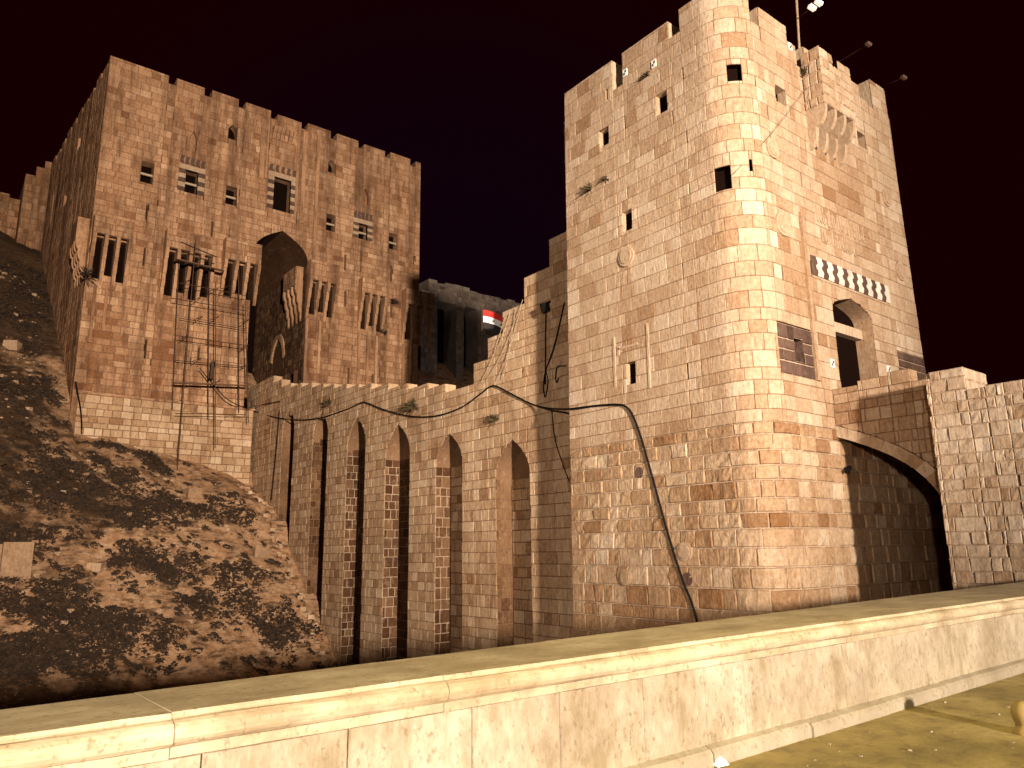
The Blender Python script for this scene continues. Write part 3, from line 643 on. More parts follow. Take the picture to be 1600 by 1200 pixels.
# carved panels and shallow strips on the front
for (x, y0, y1, w) in ((409, 185, 280, .4), (419, 185, 280, .16), (466, 200, 345, .22), (474, 205, 350, .4), (496, 210, 420, .3)):
    q, z1 = gf.sz(x, y0); z0 = gf.sz(x, y1)[1]; mb = MB(); slab(mb, gf, q, q+w, z0, z1, .11, -.02, (.5, .5, 0)); G.part(mb, 'pilaster_strip', M_GATE)
hb = pxrect(gf, 425, 205, 462, 222); n = 6
for i in range(n):
    a = hb['s0']+(hb['s1']-hb['s0'])*i/n; G.part(bracket(gf, a, a+.3, hb['z0'], hb['z1'], .55, steps=2), 'corbel', M_GATE)
# machicolation boxes carried on brackets
def machicolation(x0, x1, ztop, zbox, zbr, nb, proj=.85, face=gf, low=None):
    m2 = Masonry(); ff = YF(face.Y-proj, 0) if isinstance(face, YF) else XF(face.X-proj, face.Y0)
    sl = rect(0, .001, 0, .001) if isinstance(face, XF) else rect((x0+x1)/2-.06, (x0+x1)/2+.06, zbox+.5, ztop-.35)
    m2.wall(ff, x0, x1, zbox, ztop, .5, (.6, 1.1), [sl], None, .52, .12, 0, .015, .02, .012, 0, False)
    o = G.part(m2.back, 'machicolation', M_MORTARD)
    for q in m2.st: G.part(q, 'stone', M_GATE, o)
    mb = MB(); slab(mb, ff, x0+.01, x1-.01, zbox+.01, ztop-.02, -.06, -.35); slab(mb, ff, x0+.01, x0+.3, zbox+.01, ztop-.02, -.352, -proj-.02); slab(mb, ff, x1-.3, x1-.01, zbox+.01, ztop-.02, -.352, -proj-.02); slab(mb, ff, x0, x1, ztop-.02, ztop+.06, 0, -proj-.02)
    G.part(mb, 'box_wall', M_GATE, o)
    for i in range(nb):
        a = x0+.01+i*(x1-x0-.27)/(nb-1); G.part(bracket(face, a, a+.26, zbr, zbox, proj, steps=4, tone=(.55, .5, 0)), 'bracket', M_GATE, o)
    return o
for q in MACH: machicolation(*q)
machicolation(18.2, 21.2, 26.9, 25.2, 21.8, 4, .7, jx)
fb = XF(8.0, 84.0); mb = MB(); slab(mb, fb, 18.2, 21.2, 25.3, 27.0, .75, -.1, (.5, .5, 0)); fo = G.part(mb, 'machicolation', M_GATE)
for i in range(4): G.part(bracket(fb, 18.22+i*.88, 18.52+i*.88, 21.9, 25.3, .74, -.1, 4), 'bracket', M_GATE, fo)
# long shallow buttress strips below the boxes
for (a, b, z0, z1) in ((25.45, 25.7, 15, 21.9), (26.7, 26.9, 17, 21.9), (30.6, 30.85, 14, 21.4), (31.5, 31.75, 14, 21.4), (32.4, 32.65, 14, 21.4), (35.3, 35.5, 15, 21.1), (36.1, 36.3, 14, 21.1), (36.8, 37.05, 16, 21.1), (8.7, 8.9, 17, 21.5), (9.5, 9.7, 18, 21.5)):
    mb = MB(); slab(mb, gf, a, b, z0, z1, .16, -.02, rnd_tone(.5, .1)); G.part(mb, 'buttress_strip', M_GATE)
# battered plinth below the front
mb = MB(); pz = Masonry(); plf = YF(61.6, 0); pz.wall(plf, 8.4, 21.2, 5, 13.05, .5, (.5, 1.1), (), None, .5, .2, 0, .03, .05, .008, 0, False)
pz.finish(G, [M_BRIDGE], M_MORTARD, 120, 'plinth_stone', 'plinth_core'); slab(mb, gf, 8.3, 21.3, 13.05, 13.2, .5, -.02); G.part(mb, 'ledge', M_GATE)

# ------------------------------------------------------------------ far walls
RT = Thing('rear_tower', (56, 83, 20), 'dim grey ruined tower with two tall arches seen between gatehouse and gate tower', 'tower')
rf = YF(80, 0); rh = []
for (a, b, yt, ys, yb) in ((684, 713, 449, 480, 600), (725, 747, 467, 495, 600)):
    s0, s1 = rf.sz(a, ys)[0], rf.sz(b, ys)[0]; rh.append(arch((s0+s1)/2, (s1-s0)/2, 15, rf.sz((a+b)/2, ys)[1], rf.sz((a+b)/2, yt)[1], 2.2))
rz = Masonry(); rtop = [(48.3, 49.4, 34.5)]+[(49.4+i*1.3, 50.7+i*1.3, 36.1+rng.uniform(-.35, .25)) for i in range(12)]
mbt = MB()
for (a_, b_, z_) in rtop: slab(mbt, rf, a_, b_-.005, 33.5, z_-.03, -.06, -3.1)
RT.part(mbt, 'battlement', M_REAR)
rz.wall(rf, 48.3, 65, 16, 37, .6, (.7, 1.5), rh, rtop, .5, .15, 0, .02, .04, .02, 0, False); rz.finish(RT, [M_REAR], M_REAR, 200)
for h in rh: window(RT, rf, h, 3, [M_REAR, M_DARK], 'archway')
mb = MB(); mb.box(48.4, 65, 83.2, 86, 16, 35.4); RT.part(mb, 'wall_core', M_REAR)
CW = Thing('curtain_wall', (2, 93, 28), 'low rough stretch of curtain wall at the top of the slope', 'wall')
cf = YF(92, 0); cz = Masonry(); cz.wall(cf, -8, 8.2, 28, 40, .7, (.6, 1.4), (), [(-8+i*1.1, -6.9+i*1.1, 38.8+.05*i+rng.uniform(-.3, .3)) for i in range(15)], .4, .2, 0, .06, .08, .02, 0, False)
cz.finish(CW, [M_GATE], M_MORTARD, 150); mb = MB(); mb.box(-8, 8.2, 92.1, 93.5, 28, 38.4); CW.part(mb, 'wall_core', M_GATE)
RW = Thing('flank_tower', (5.5, 90, 30), 'plain dark block rising behind the left flank of the gatehouse', 'tower')
wf = YF(88, 0); wz = Masonry(); wz.wall(wf, 4.3, 7.2, 28, 47, .7, (.7, 1.3), (), [(5.0, 5.9, 40.6), (5.9, 6.6, 41.7), (6.6, 7.2, 42.6)], .38, .12, 0, .02, .04, .02, 0, False); wz.finish(RW, [M_GATE], M_MORTARD, 40)
mb = MB(); mb.box(5.05, 7.2, 88.1, 95, 28, 40.4); RW.part(mb, 'wall_core', M_GATE)

# ------------------------------------------------------------------ street parapet
PW = Thing('street_parapet', (6, 4.4, 0), 'low pale parapet of stone panels under rounded coping along the moat edge', 'wall')
def parapet_mat(name, base, light, stain, grain=(1, 1, .25), yellow=None):
    m, nt, b = newmat(name); geo = nd(nt, 'ShaderNodeNewGeometry').outputs['Position']
    at = nd(nt, 'ShaderNodeAttribute', attribute_name='tone'); sep = nd(nt, 'ShaderNodeSeparateColor'); nt.links.new(at.outputs['Color'], sep.inputs[0])
    c = mix(nt, ramp(nt, noise(nt, geo, 3.2, 9, .72, grain), [(.36, 0), (.62, 1)]), base, light)
    c = mix(nt, ramp(nt, noise(nt, geo, 26, 6, .65, (1, 1, .7)), [(.56, 0), (.66, .65)]), c, stain)
    c = mix(nt, ramp(nt, noise(nt, geo, 1.6, 7, .7, (1, 1, .5)), [(.45, 0), (.68, .6)]), c, stain)
    c = mix(nt, math_(nt, 'MULTIPLY', math_(nt, 'SUBTRACT', .5, sep.outputs[0]), .8), c, stain)
    nt.links.new(c, b.inputs['Base Color']); b.inputs['Roughness'].default_value = .7
    bp = nd(nt, 'ShaderNodeBump'); bp.inputs['Strength'].default_value = .45; bp.inputs['Distance'].default_value = .012
    nt.links.new(noise(nt, geo, 28, 8, .7, grain), bp.inputs['Height']); nt.links.new(bp.outputs[0], b.inputs['Normal']); return m
M_PANEL = parapet_mat('travertine_panel', (.19, .15, .09), (.38, .335, .262), (.12, .08, .04), (1, 1, .4))
M_COPE = parapet_mat('worn_coping', (.26, .20, .12), (.42, .35, .25), (.13, .09, .045), (.4, 1, 1))
M_PLINTH = parapet_mat('parapet_plinth', (.22, .185, .135), (.36, .32, .25), (.12, .085, .045))
# coping profile in (y, z): worn flat top, fillet, rounded nose, lower band
def yback(x): return 4.45+.06*x
prof = [(None, .55), (None, .895), (3.80, .905), (3.775, .905), (3.77, .885), (3.765, .88)]
for i in range(9):
    t = math.pi/2-math.pi*i/8*.95; prof.append((3.765-.055*math.cos(t), .822+.058*math.sin(t)))
prof += [(3.775, .765), (3.765, .762), (3.765, .715), (3.80, .705), (3.93, .70)]
xs = [-4.2, -2.3, -.35, 1.02, 2.47, 3.98, 5.35, 6.9, 8.6, 10.4, 12.3, 14.2, 16.2, 18.3, 20.4, 22.4]
for k, (x0, x1) in enumerate(zip(xs, xs[1:])):
    mb = MB(); n = len(prof); dz = rng.uniform(-.002, .002); dy = rng.uniform(-.002, .002); v = []
    m = 6
    for i in range(m+1):
        x = x0+.002+(x1-x0-.004)*i/m
        for j, (y, z) in enumerate(prof): v.append((x, (yback(x) if y is None else y+.012*x+dy+(rng.uniform(-.003, .003) if j > 2 else 0)), z+dz+(rng.uniform(-.002, .002) if j > 1 else 0)))
    mb.add(v, [(i*n+j, i*n+j+1, (i+1)*n+j+1, (i+1)*n+j) for i in range(m) for j in range(n-1)] + [tuple(range(n))[::-1], tuple(range(m*n, m*n+n))], (rng.uniform(.42, .62), .5, 0))
    PW.part(mb, 'coping_stone', M_COPE)
px_ = [-3.2, -1.9, -.9, .25, 1.2, 1.95, 2.75, 3.45, 4.25, 4.95, 5.45, 6.65, 7.35, 8.7, 9.6, 10.6, 11.9, 13.2, 14.6, 16, 17.5, 19, 20.6, 22.4]
for x0, x1 in zip(px_, px_[1:]):
    mb = MB(); o = rng.uniform(-.003, .003); g_ = .0018 if rng.random() < .6 else .0032
    v = []; 
    for (yy, e) in ((3.90, 0), (3.885, .008)):
        for (x, z) in ((x0+g_+e, .11+e), (x1-g_-e, .11+e), (x1-g_-e, .690-e), (x0+g_+e, .690-e)): v.append((x, yy+.012*x+o, z))
    mb.add(v, [(4, 5, 6, 7), (0, 1, 5, 4), (1, 2, 6, 5), (2, 3, 7, 6), (3, 0, 4, 7)], (rng.uniform(.36, .6), .5, 0)); PW.part(mb, 'facing_panel', M_PANEL)
kx = [-3.2+i*1.35 for i in range(20)]
for x0, x1 in zip(kx, kx[1:]):
    mb = MB(); h = .11+rng.uniform(-.008, .008); y = 3.80+rng.uniform(-.012, .012); v = []
    for x in (x0+.006, x1-.006):
        for (yy, z) in ((4.0, 0), (4.0, h+.03), (y+.10, h+.025), (y+.025, h), (y, h-.03), (y, 0)): v.append((x, yy+.012*x, z))
    mb.add(v, [(j, j+1, 6+j+1, 6+j) for j in range(5)]+[(5, 4, 3, 2, 1, 0), (6, 7, 8, 9, 10, 11)], (rng.uniform(.3, .6), .5, 0)); PW.part(mb, 'plinth_block', M_PLINTH)
mb = MB(); mb.add([(-4, 3.96-.048, .02), (22.4, 3.96+.269, .02), (22.4, 3.96+.269, .75), (-4, 3.96-.048, .75), (-4, 4.15, .02), (22.4, 5.7, .02), (22.4, 5.7, .75), (-4, 4.15, .75)], [(0, 1, 2, 3), (7, 6, 5, 4), (3, 2, 6, 7)], (.1, .5, 0)); PW.part(mb, 'wall_core', M_PLINTH)

# ------------------------------------------------------------------ scaffold against the gatehouse
SC = Thing('scaffold', tuple(at_y(328, 660, 60.5)), 'rickety pole scaffold with plank platforms on the gatehouse front', 'scaffold')
def sp(px, py, dy=0): return at_y(px, py, 60.4-dy)
def gp(px, py, Y=60.9): return at_y(px, py, Y)
for (a, b, r, Y) in (((280, 395), (269, 640), .055, 61.3), ((306, 375), (276, 745), .05, 59.9), ((327, 380), (325, 655), .055, 61.2), ((337, 442), (336, 700), .05, 59.9), ((373, 420), (373, 645), .05, 61.2), ((383, 470), (388, 660), .055, 59.9)):
    mb = MB(); mb.bar(gp(*a, Y), gp(*b, Y), r*.75, 6); SC.part(mb, 'pole', M_IRON)
for (x0, y0, x1, y1, Y) in ((281, 442, 385, 462, 60.0), (268, 466, 386, 486, 60.0), (280, 497, 384, 514, 61.1), (272, 524, 385, 540, 60.0), (272, 563, 384, 573, 61.1), (270, 597, 386, 602, 60.0), (274, 646, 385, 648, 60.0), (283, 378, 340, 402, 61.0), (283, 390, 335, 412, 61.0)):
    mb = MB(); mb.bar(gp(x0, y0, Y), gp(x1, y1, Y), .034, 5); SC.part(mb, 'ledger', M_IRON)
for (x, y) in ((283, 443), (300, 470), (328, 455), (328, 500), (280, 530), (375, 505), (375, 545), (300, 565), (330, 600), (374, 575), (302, 500), (345, 452)):
    mb = MB(); mb.bar(gp(x, y, 59.8), gp(x+14, y-6, 61.6), .028, 5); SC.part(mb, 'transom', M_IRON)
for (x0, y0, x1, y1) in ((274, 405, 350, 424), (272, 599, 387, 603)):
    for k in range(3):
        a = gp(x0, y0, 60.1+k*.32); b = gp(x1, y1, 60.1+k*.32); mb = MB(); e = (b-a).normalized()
        mb.add([a+Vector((0, .14, 0)), b+Vector((0, .14, 0)), b-Vector((0, .14, 0)), a-Vector((0, .14, 0))]+[q+Vector((0, 0, .07)) for q in (a+Vector((0, .14, 0)), b+Vector((0, .14, 0)), b-Vector((0, .14, 0)), a-Vector((0, .14, 0)))], [(0,1,2,3),(7,6,5,4),(0,4,5,1),(1,5,6,2),(2,6,7,3),(3,7,4,0)])
        SC.part(mb, 'plank', M_WOOD)
mb = MB(); mb.bar(gp(333, 565, 60.8), gp(330, 592, 60.8), .16, 8); SC.part(mb, 'bucket', M_IRON)

# ------------------------------------------------------------------ black cable and thin lines
def line(name, pts, r, mat, label, cat, n=8, group=None, k=5):
    pts = [Vector(p) for p in pts]; b = pts[-1].copy(); mb = MB(); mb.tube(smoothpath(pts, n), r, k)
    return tag(mb.build(name, mat, None, b, smooth=True), label, cat, group)
cp = [gp(312, 575, 60.6), gp(335, 603, 60.6), gp(360, 627, 60.4)] + [at_x(x, y, 21.40) for x, y in ((400, 643), (430, 652), (465, 656), (500, 653), (540, 640), (566, 629), (575, 630), (600, 640), (640, 650), (680, 650), (720, 637), (750, 616), (766, 604), (777, 604), (800, 616), (830, 631))] + [at_x(852, 637, 21.0), at_x(872, 639, 20.45)] + [at_x(x, y, 19.93) for x, y in ((890, 639), (930, 634), (965, 632), (980, 637), (990, 652), (1002, 685), (1020, 748), (1044, 835), (1066, 905), (1092, 985))] + [Vector((19.8, 15.2, -6))]
line('power_cable', cp, .038, M_BLACK, 'thick black cable looping from scaffold along bridge and down gate tower', 'cable', 8, k=8)
line('drop_wire', [at_x(437, 640, 21.35), at_x(433, 690, 21.35), at_x(424, 782, 21.35)], .03, M_BLACK, 'thin dark wire hanging down bridge end beside scaffold', 'wire')
line('branch_wire', [gp(388, 638, 60.5), at_x(410, 632, 21.3), at_x(438, 627, 21.35)], .03, M_BLACK, 'short dark wire strung from scaffold to bridge end', 'wire')
line('corner_wire', [gp(118, 596, 61), gp(126, 640, 60.8), gp(128, 672, 59.5)], .05, M_BLACK, 'dark wire hanging below left corner of the gatehouse', 'wire')
line('window_wire', [tf.P(*tf.sz(1145, 275), .12), tf.P(*tf.sz(1205, 205), .2), tf.P(*tf.sz(1262, 135), .15)], .008, M_IRON, 'thin wire running diagonally up the tower corner from window to battlement', 'wire')
for i, (x0, y0, x1, y1) in enumerate(((817, 468, 758, 598), (815, 476, 776, 595), (797, 489, 765, 560), (789, 495, 750, 600), (806, 482, 785, 592))):
    p = at_x(x0, y0, 21.4); q = at_x(x1, y1, 21.36); m_ = (p+q)/2+Vector((-.03, 0, -.45))
    line('rope', [p, m_, q], .013, M_ROPE, 'slack pale rope draped over the stepped wall beside gate tower', 'rope', 8, 'ropes draped over the stepped wall', 4)
# lamp and conduit on the stepped wall
LA = Thing('wall_lamp', tuple(at_x(853, 595, 21.4)), 'small dark lamp with conduit and drooping wires high on stepped wall', 'lamp')
a = at_x(853, 481, 21.2); mb = MB(); mb.bar(a+Vector((0, 0, -.18)), a+Vector((-.12, 0, .2)), .2, 8); mb.bar(a+Vector((0, 0, .2)), a+Vector((.25, 0, .35)), .05, 6); LA.part(mb, 'lamp_head', M_BLACK)
mb = MB(); mb.bar(at_x(853, 484, 21.42), at_x(852, 600, 21.42), .035, 6); LA.part(mb, 'conduit', M_BLACK)
mb = MB(); mb.tube(smoothpath([at_x(882, 472, 21.4), at_x(866, 540, 21.3), at_x(853, 578, 21.4), at_x(849, 605, 21.35), at_x(852, 620, 21.35), at_x(856, 596, 21.38), at_x(853, 580, 21.4)]), .025, 4); LA.part(mb, 'wire', M_BLACK)
mb = MB(); mb.tube(smoothpath([at_x(884, 572, 21.4), at_x(871, 573, 21.38), at_x(868, 590, 21.38), at_x(870, 598, 21.38), at_x(873, 590, 21.38)]), .025, 4); mb.tube(smoothpath([at_x(862, 640, 21.4), at_x(868, 690, 21.4), at_x(889, 752, 21.4)]), .02, 4); LA.part(mb, 'wire', M_BLACK)

# ------------------------------------------------------------------ flag on the bridge
p0 = at_x(754, 590, 23.0); FG = Thing('flagpole', (p0.x, p0.y, 8.8), 'red, white and black flag on slim pole standing on the bridge', 'flag')
fp = [at_x(753, 480, 23.0), at_x(754, 640, 23.0)]; mb = MB(); mb.bar((p0.x, p0.y, 8.8), fp[0]+Vector((0, 0, .1)), .035, 8); FG.part(mb, 'pole', M_IRON)
tl = at_x(755, 484, 23.0); bl = at_x(755, 513, 23.0); Hf = tl.z-bl.z; dv = Vector((rt0.x, rt0.y, 0)); nn = Vector((-rt0.y, rt0.x, 0)); Lf = 1.3
def flag_pt(u, v): return Vector((tl.x, tl.y, 0)) + dv*(Lf*u) + nn*(.12*math.sin(u*6.5)*u) + Vector((0, 0, tl.z - Hf*v - .75*u*u*.75 - .08*u))
fl = None
for k, mt in enumerate((M_RED, M_WCL, M_BCL)):
    mb = MB(); n = 10; pts = []
    for j in range(3):
        for i in range(n+1): pts.append(flag_pt(i/n, (k+j/2)/3))
    pts += [q+nn*.012 for q in pts]; N_ = 3*(n+1)
    fs = [(j*(n+1)+i, j*(n+1)+i+1, (j+1)*(n+1)+i+1, (j+1)*(n+1)+i) for j in range(2) for i in range(n)]; fs += [tuple(q+N_ for q in f[::-1]) for f in fs]
    mb.add(pts, fs); o = FG.part(mb, 'flag_stripe', mt, smooth=True)
    if k == 1:
        for cu in (.42, .75):
            mb = MB(); c = flag_pt(cu, .5)-nn*.02; pts = []
            for i in range(10):
                r = .11 if i % 2 == 0 else .045; t = math.pi/2+i*math.pi/5; pts.append(c+dv*(r*math.cos(t))+Vector((0, 0, r*math.sin(t))))
            mb.add(pts, [tuple(range(10))]); FG.part(mb, 'star', M_GCL, o)

# ------------------------------------------------------------------ pole and floodlights on the tower roof
b0 = at_y(1250, 95, 14.0); t0 = at_y(1241, -60, 14.0); mb = MB(); mb.bar((b0.x, b0.y, 18.6), b0, .05, 8); mb.bar(b0, t0, .05, 8)
tag(mb.build('roof_pole', M_TOWER, None, (b0.x, b0.y, 18.6)), 'slim pale pole rising from the tower roof out of frame', 'pole')
for (bx, by, lx, ly, lab, lit) in ((1229, 42, 1274, 8, 'twin white floodlight head on thin arm above the tower merlon', 1), (1310, 97, 1357, 69, 'small unlit floodlight on thin arm over the machicolation box', 0), (1374, 137, 1412, 121, 'small unlit floodlight on thin arm at tower far corner', 0)):
    p = at_y(bx, by, 13.4); q = at_y(lx, ly, 11.9); t = Thing('floodlight', tuple(p), lab, 'floodlight'); d = (q-p).normalized()
    mb = MB(); mb.bar(p-d*.8, q-d*.1, .018, 6); t.part(mb, 'arm', M_IRON)
    for k in ((-.1, .1) if lit else (0,)):
        c = q+rt*k*1.2+up*(k*.9); mb = MB(); kk = .8 if lit else .62; u = (rt*.13-up*.09)*kk; w = (up*.075+rt*.03)*kk; e = Vector((0, .06, 0))
        vv = [c+u*a+w*b_+e*s_ for s_ in (-1, 1) for a, b_ in ((-1, -1), (1, -1), (1, 1), (-1, 1))]
        mb.add(vv, [(0,1,2,3),(7,6,5,4),(0,4,5,1),(1,5,6,2),(2,6,7,3),(3,7,4,0)]); t.part(mb, 'lamp_head', M_WPLATE if lit else M_IRON)

# survey targets: small white plates with two black squares
for (x, y, lab) in ((1300, 568, 'black and white checked survey plate left of the tower doorway'), (1388, 578, 'black and white checked survey plate right of the tower doorway'), (973, 117, 'checked survey plate at left edge of the broad middle merlon'), (1019, 102, 'checked survey plate in middle of the broad merlon'), (1236, 75, 'checked survey plate at ragged end of the merlon by roof pole')):
    s, z = tf.sz(x, y); t = Thing('survey_plate', tuple(tf.P(s, z-.14, .05)), lab, 'survey plate')
    mb = MB(); slab(mb, tf, s-.11, s+.11, z-.15, z+.15, .04, .0); pl = t.part(mb, 'plate', M_WPLATE)
    for (a, c) in ((0, 0), (-.075, -.1)):
        mb = MB(); slab(mb, tf, s+a, s+a+.075, z+c, z+c+.1, .046, .03); t.part(mb, 'square', M_BLACK)
# black fitting on the tower foot
s, z = tf.sz(1322, 734); q = at_y(1322, 734, 12.9); t = Thing('cctv_camera', tuple(q), 'small black camera fixed to tower wall left of the dark arch', 'camera'); mb = MB(); mb.bar(q+Vector((-.16, -.1, -.08)), q+Vector((.12, -.05, .08)), .08, 8); t.part(mb, 'body', M_BLACK); mb = MB(); mb.bar(q, q+Vector((.05, .14, .1)), .03, 6); t.part(mb, 'bracket', M_BLACK)

# ------------------------------------------------------------------ plants growing out of the masonry
def tuft(pos, nrm, size, label, n=46, mat=M_TUFT, name='wall_plant', up_=.3):
    mb = MB(); pos = Vector(pos)
    for i in range(n):
        d = (Vector(nrm)*rng.uniform(.2, 1)+Vector((rng.uniform(-1, 1), rng.uniform(-1, 1), rng.uniform(-.7, 1)+up_))).normalized(); L = size*rng.uniform(.4, 1)
        w = d.orthogonal().normalized()*L*.07; q = pos+d*L*.5+Vector((rng.uniform(-1, 1), rng.uniform(-1, 1), rng.uniform(-1, 1)))*.03*size; e = pos+d*L+Vector((0, 0, -.15*L))
        mb.add([pos-w*.4, pos+w*.4, q+w, e, q-w], [(0, 1, 2, 3, 4)])
        if i % 2: 
            l2 = d.cross(Vector((0, 0, 1)))*L*.22; mb.add([q, q+l2+w, q+l2*1.2], [(0, 1, 2)]); mb.add([q, q-l2+w, q-l2*1.2], [(0, 1, 2)])
    return tag(mb.build(name, mat, None, pos), label, 'plant')
for (x, y, sz_, lab) in ((920, 299, .55, 'dry tuft sprouting from left edge of tower face above lower window'), (944, 282, .35, 'tiny dry tuft on tower face just above a larger one'), (1009, 121, .4, 'dry tuft growing beside survey plate on broad merlon'), (1256, 122, .6, 'dry tangle in the gap below the roof pole')):
    s, z = tf.sz(x, y); tuft(tf.P(s, z, .02), tf.P(s, z, 1)-tf.P(s, z, 0), sz_, lab)
for (x, y, sz_, lab) in ((516, 632, .75, 'bush growing from bridge wall above third arch'), (647, 636, .95, 'larger bush growing from bridge wall above fourth arch'), (775, 656, .6, 'dry bush in broken hole right under the cable peak')):
    tuft(at_x(x, y, 21.48), (-1, 0, 0), sz_, lab, 70)
for (x, y, sz_, lab) in ((614, 474, .9, 'dark tuft on gatehouse front right of machicolation'), (597, 520, .8, 'dark hanging tuft low on the gatehouse front'), (296, 383, .8, 'dark weedy clump at the top of the scaffold'), (134, 430, 1.0, 'dark tuft on left flank of the gatehouse')):
    tuft(at_y(x, y, 61.95) if x > 150 else at_x(x, y, 7.9), (0, -1, 0), sz_, lab, 50, M_SCRUB)
# scrub on the slope: many low tussocks nobody could count, one mass
def mound_hit(px, py):
    d = (fw*F + rt*(px-800) - up*(py-600)).normalized(); t = 30.0
    while t < 130:
        p = EYE+d*t
        if p.y > 34 and p.z < mound_z(p.x, p.y): return p
        t += .15
    return None
mb = MB()
def clump(c, r, n):                            # one low tangled bush of small leaf faces
    for q in range(n):
        a = rng.uniform(0, 6.28); rr = r*math.sqrt(rng.random()); h = rng.uniform(0, .55)*r*(1-(rr/r)**2)+.03
        p = Vector((c.x+rr*math.cos(a)*1.25, 0, 0)); p.y = c.y+rr*math.sin(a)*.8; p.z = mound_z(p.x, p.y)+h
        e = rng.uniform(.07, .20)*(.6+r*.35); u = Vector((rng.uniform(-1, 1), rng.uniform(-1, 1), rng.uniform(-.6, .6))).normalized()*e; w = Vector((rng.uniform(-1, 1), rng.uniform(-1, 1), rng.uniform(-1, 1))).normalized()*e*.7
        mb.add([p-u, p+w*.8, p+u, p-w], [(0, 1, 2, 3)])
spots = []
for (x, y, a, b, n) in ((86, 752, 115, 40, 42), (34, 838, 44, 14, 8), (75, 935, 72, 34, 24), (150, 990, 110, 28, 14), (218, 876, 38, 14, 9), (270, 893, 36, 22, 12), (247, 722, 40, 26, 12), (189, 693, 48, 9, 9), (392, 728, 32, 34, 14), (345, 690, 26, 18, 6), (312, 945, 20, 14, 5), (178, 973, 48, 9, 8), (34, 470, 46, 58, 34),
                        (55, 610, 60, 22, 14), (300, 800, 90, 30, 12), (380, 930, 70, 40, 12), (440, 985, 50, 24, 10), (230, 800, 60, 26, 14), (60, 1030, 90, 26, 20), (120, 660, 90, 26, 14), (60, 545, 40, 12, 6)):
    for k in range(int(n*2.2)):
        t = rng.uniform(0, 6.28); q = rng.random()**.6*1.12; spots.append((x+a*q*math.cos(t), y+b*q*math.sin(t), rng.choice((.18, .25, .35, .45, .6, .85))))
for k in range(620): spots.append((rng.uniform(0, 500), rng.uniform(600, 1060), rng.uniform(.08, .30)))
for (x, y, r) in spots:
    p = mound_hit(x, y)
    if p is None or p.x > 21.2 or (p.y > 60.8 and p.x > 7.6): continue
    clump(p, r, int(40+160*r*r))
tag(mb.build('scrub', M_SCRUB, None, (6, 50, 0)), 'dark dry scrub in patches over the slope', 'scrub', kind='stuff')
# loose rubble
def rock(mb, c, r, sq=.7):
    base = [(-1,-1,-1),(1,-1,-1),(1,1,-1),(-1,1,-1),(-1,-1,1),(1,-1,1),(1,1,1),(-1,1,1)]; ang = rng.uniform(0, 3.14); ca, sa = math.cos(ang), math.sin(ang); v = []
    for (x, y, z) in base:
        x *= rng.uniform(.6, 1)*r; y *= rng.uniform(.6, 1)*r; z *= rng.uniform(.5, 1)*r*sq; v.append(Vector(c)+Vector((x*ca-y*sa, x*sa+y*ca, z)))
    mb.add(v, [(3,2,1,0),(4,5,6,7),(0,1,5,4),(1,2,6,5),(2,3,7,6),(3,0,4,7)], rnd_tone(.5, .2))
mb = MB()
for i in range(2600):
    X = rng.uniform(-6, 21.3); Y = rng.uniform(43, 80)
    if Y > 61 and X > 6.5: continue
    if mn.noise((X*.2, Y*.2, 20)) < -.05+rng.uniform(-.2, .2): continue
    rock(mb, (X, Y, mound_z(X, Y)), rng.choice((.04, .05, .06, .07, .09, .11, .14, .2)))
tag(mb.build('rubble', M_RUBBLE, None, (6, 50, 0)), 'scattered stone rubble over the slope', 'rubble', kind='stuff')
p = mound_hit(20, 905); q = Thing('block_pier', p, 'upright pair of squared pale blocks at left edge of the slope', 'stone block')
for (a, b, h) in ((-1.35, -.62, 1.75), (-.59, .75, 1.85)):
    mb = MB(); mb.box(p.x+a, p.x+b, p.y-.1, p.y+1.0, p.z-.5, p.z+h, rnd_tone(.5, .1)); q.part(mb, 'block', M_RUBBLE)
for (x, y, r, lab) in ((405, 866, .55, 'squared pale block half buried near foot of bridge'), (300, 775, .6, 'tilted block below scaffold foot on the slope'), (150, 890, .5, 'flat dark-edged block low on the slope'), (180, 572, .7, 'pale boulder beside left corner of the gatehouse'), (20, 545, .6, 'pale boulder high on the slope near left frame edge')):
    p = mound_hit(x, y); mb = MB(); rock(mb, p+Vector((0, 0, r*.2)), r, .8); tag(mb.build('stone_block', M_RUBBLE, None, p), lab, 'stone block')
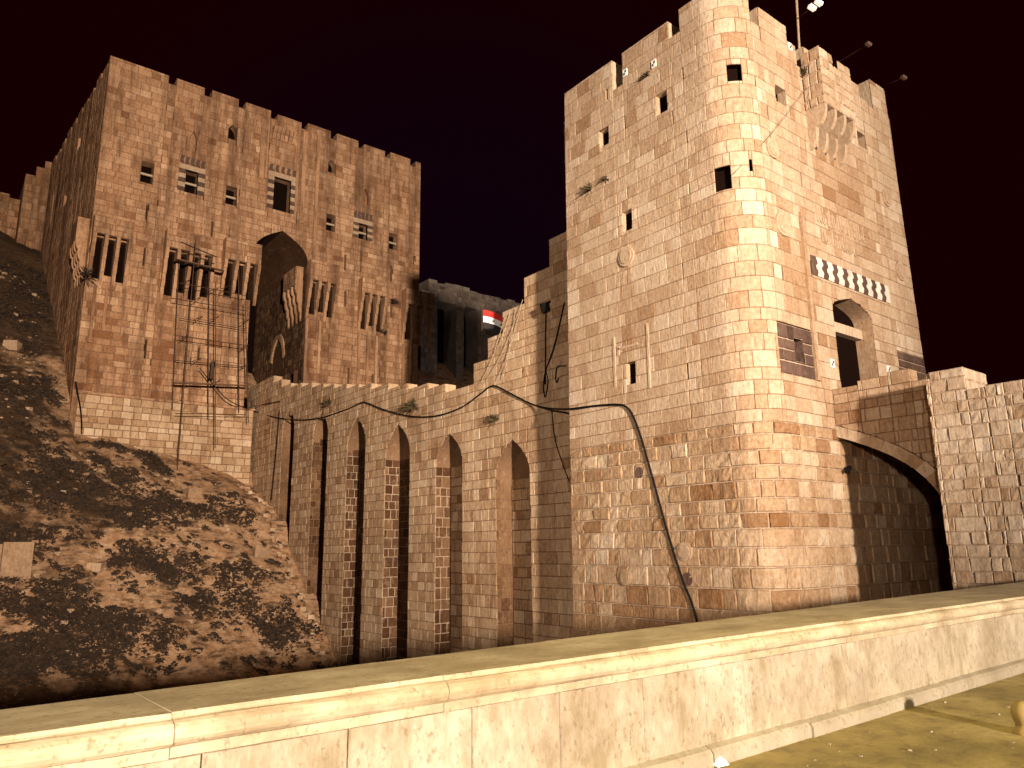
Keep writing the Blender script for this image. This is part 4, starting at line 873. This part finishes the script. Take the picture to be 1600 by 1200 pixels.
# sloping stone edging where the slope meets the bridge
E_ = Thing('slope_edging', (20.9, 52, 1), 'ragged line of edging stones down the slope beside the bridge', 'edging')
Y = 61.0
while Y > 42.5:
    r = rng.uniform(.10, .26); x = 20.75+rng.uniform(-.25, .3); mb = MB(); rock(mb, (x, Y, mound_z(x, Y)+r*.25), r, .8); E_.part(mb, 'edging_stone', M_BRIDGE); Y -= r*rng.uniform(.9, 1.9)

# ------------------------------------------------------------------ street details
bp_ = at_z(1607, 1147, 0); BO = Thing('bollard', (bp_.x, bp_.y, 0), 'squat yellowish round-headed bollard at right edge of the pavement', 'bollard')
M_YEL = plain('yellowed_stone', (.30, .22, .08), .8, bump=.4)
mb = MB(); n = 14; pr = [(.12, 0), (.12, .03), (.09, .05), (.085, .08), (.10, .11), (.11, .16), (.10, .21), (.07, .25), (.02, .265)]
v = [(bp_.x+r*math.cos(2*math.pi*i/n), bp_.y+r*math.sin(2*math.pi*i/n), z) for r, z in pr for i in range(n)]
mb.add(v, [(j*n+i, j*n+(i+1) % n, (j+1)*n+(i+1) % n, (j+1)*n+i) for j in range(len(pr)-1) for i in range(n)]+[tuple(range((len(pr)-1)*n, len(pr)*n))]); BO.part(mb, 'shaft', M_YEL, smooth=True)
q = at_z(1125, 1196, 0); mb = MB(); v = [(q.x+x, q.y+y, z) for x, y, z in ((-.07, -.04, .005), (.05, -.05, .006), (.09, .02, .03), (.0, .06, .05), (-.08, .03, .02), (0, 0, .07))]
mb.add(v, [(0, 1, 5), (1, 2, 5), (2, 3, 5), (3, 4, 5), (4, 0, 5), (4, 3, 2, 1, 0)]); tag(mb.build('litter', M_WPLATE, None, q), 'crumpled white scrap of litter at the foot of the parapet', 'litter')
mb = MB()
for i in range(70):
    x = rng.uniform(2, 9); y = rng.uniform(1.5, 3.8); rock(mb, (x, y, .004), rng.choice((.006, .008, .012, .016)))
tag(mb.build('grit', M_PANEL, None, (5, 3, 0)), 'grit and chips strewn over the pavement', 'grit', kind='stuff')
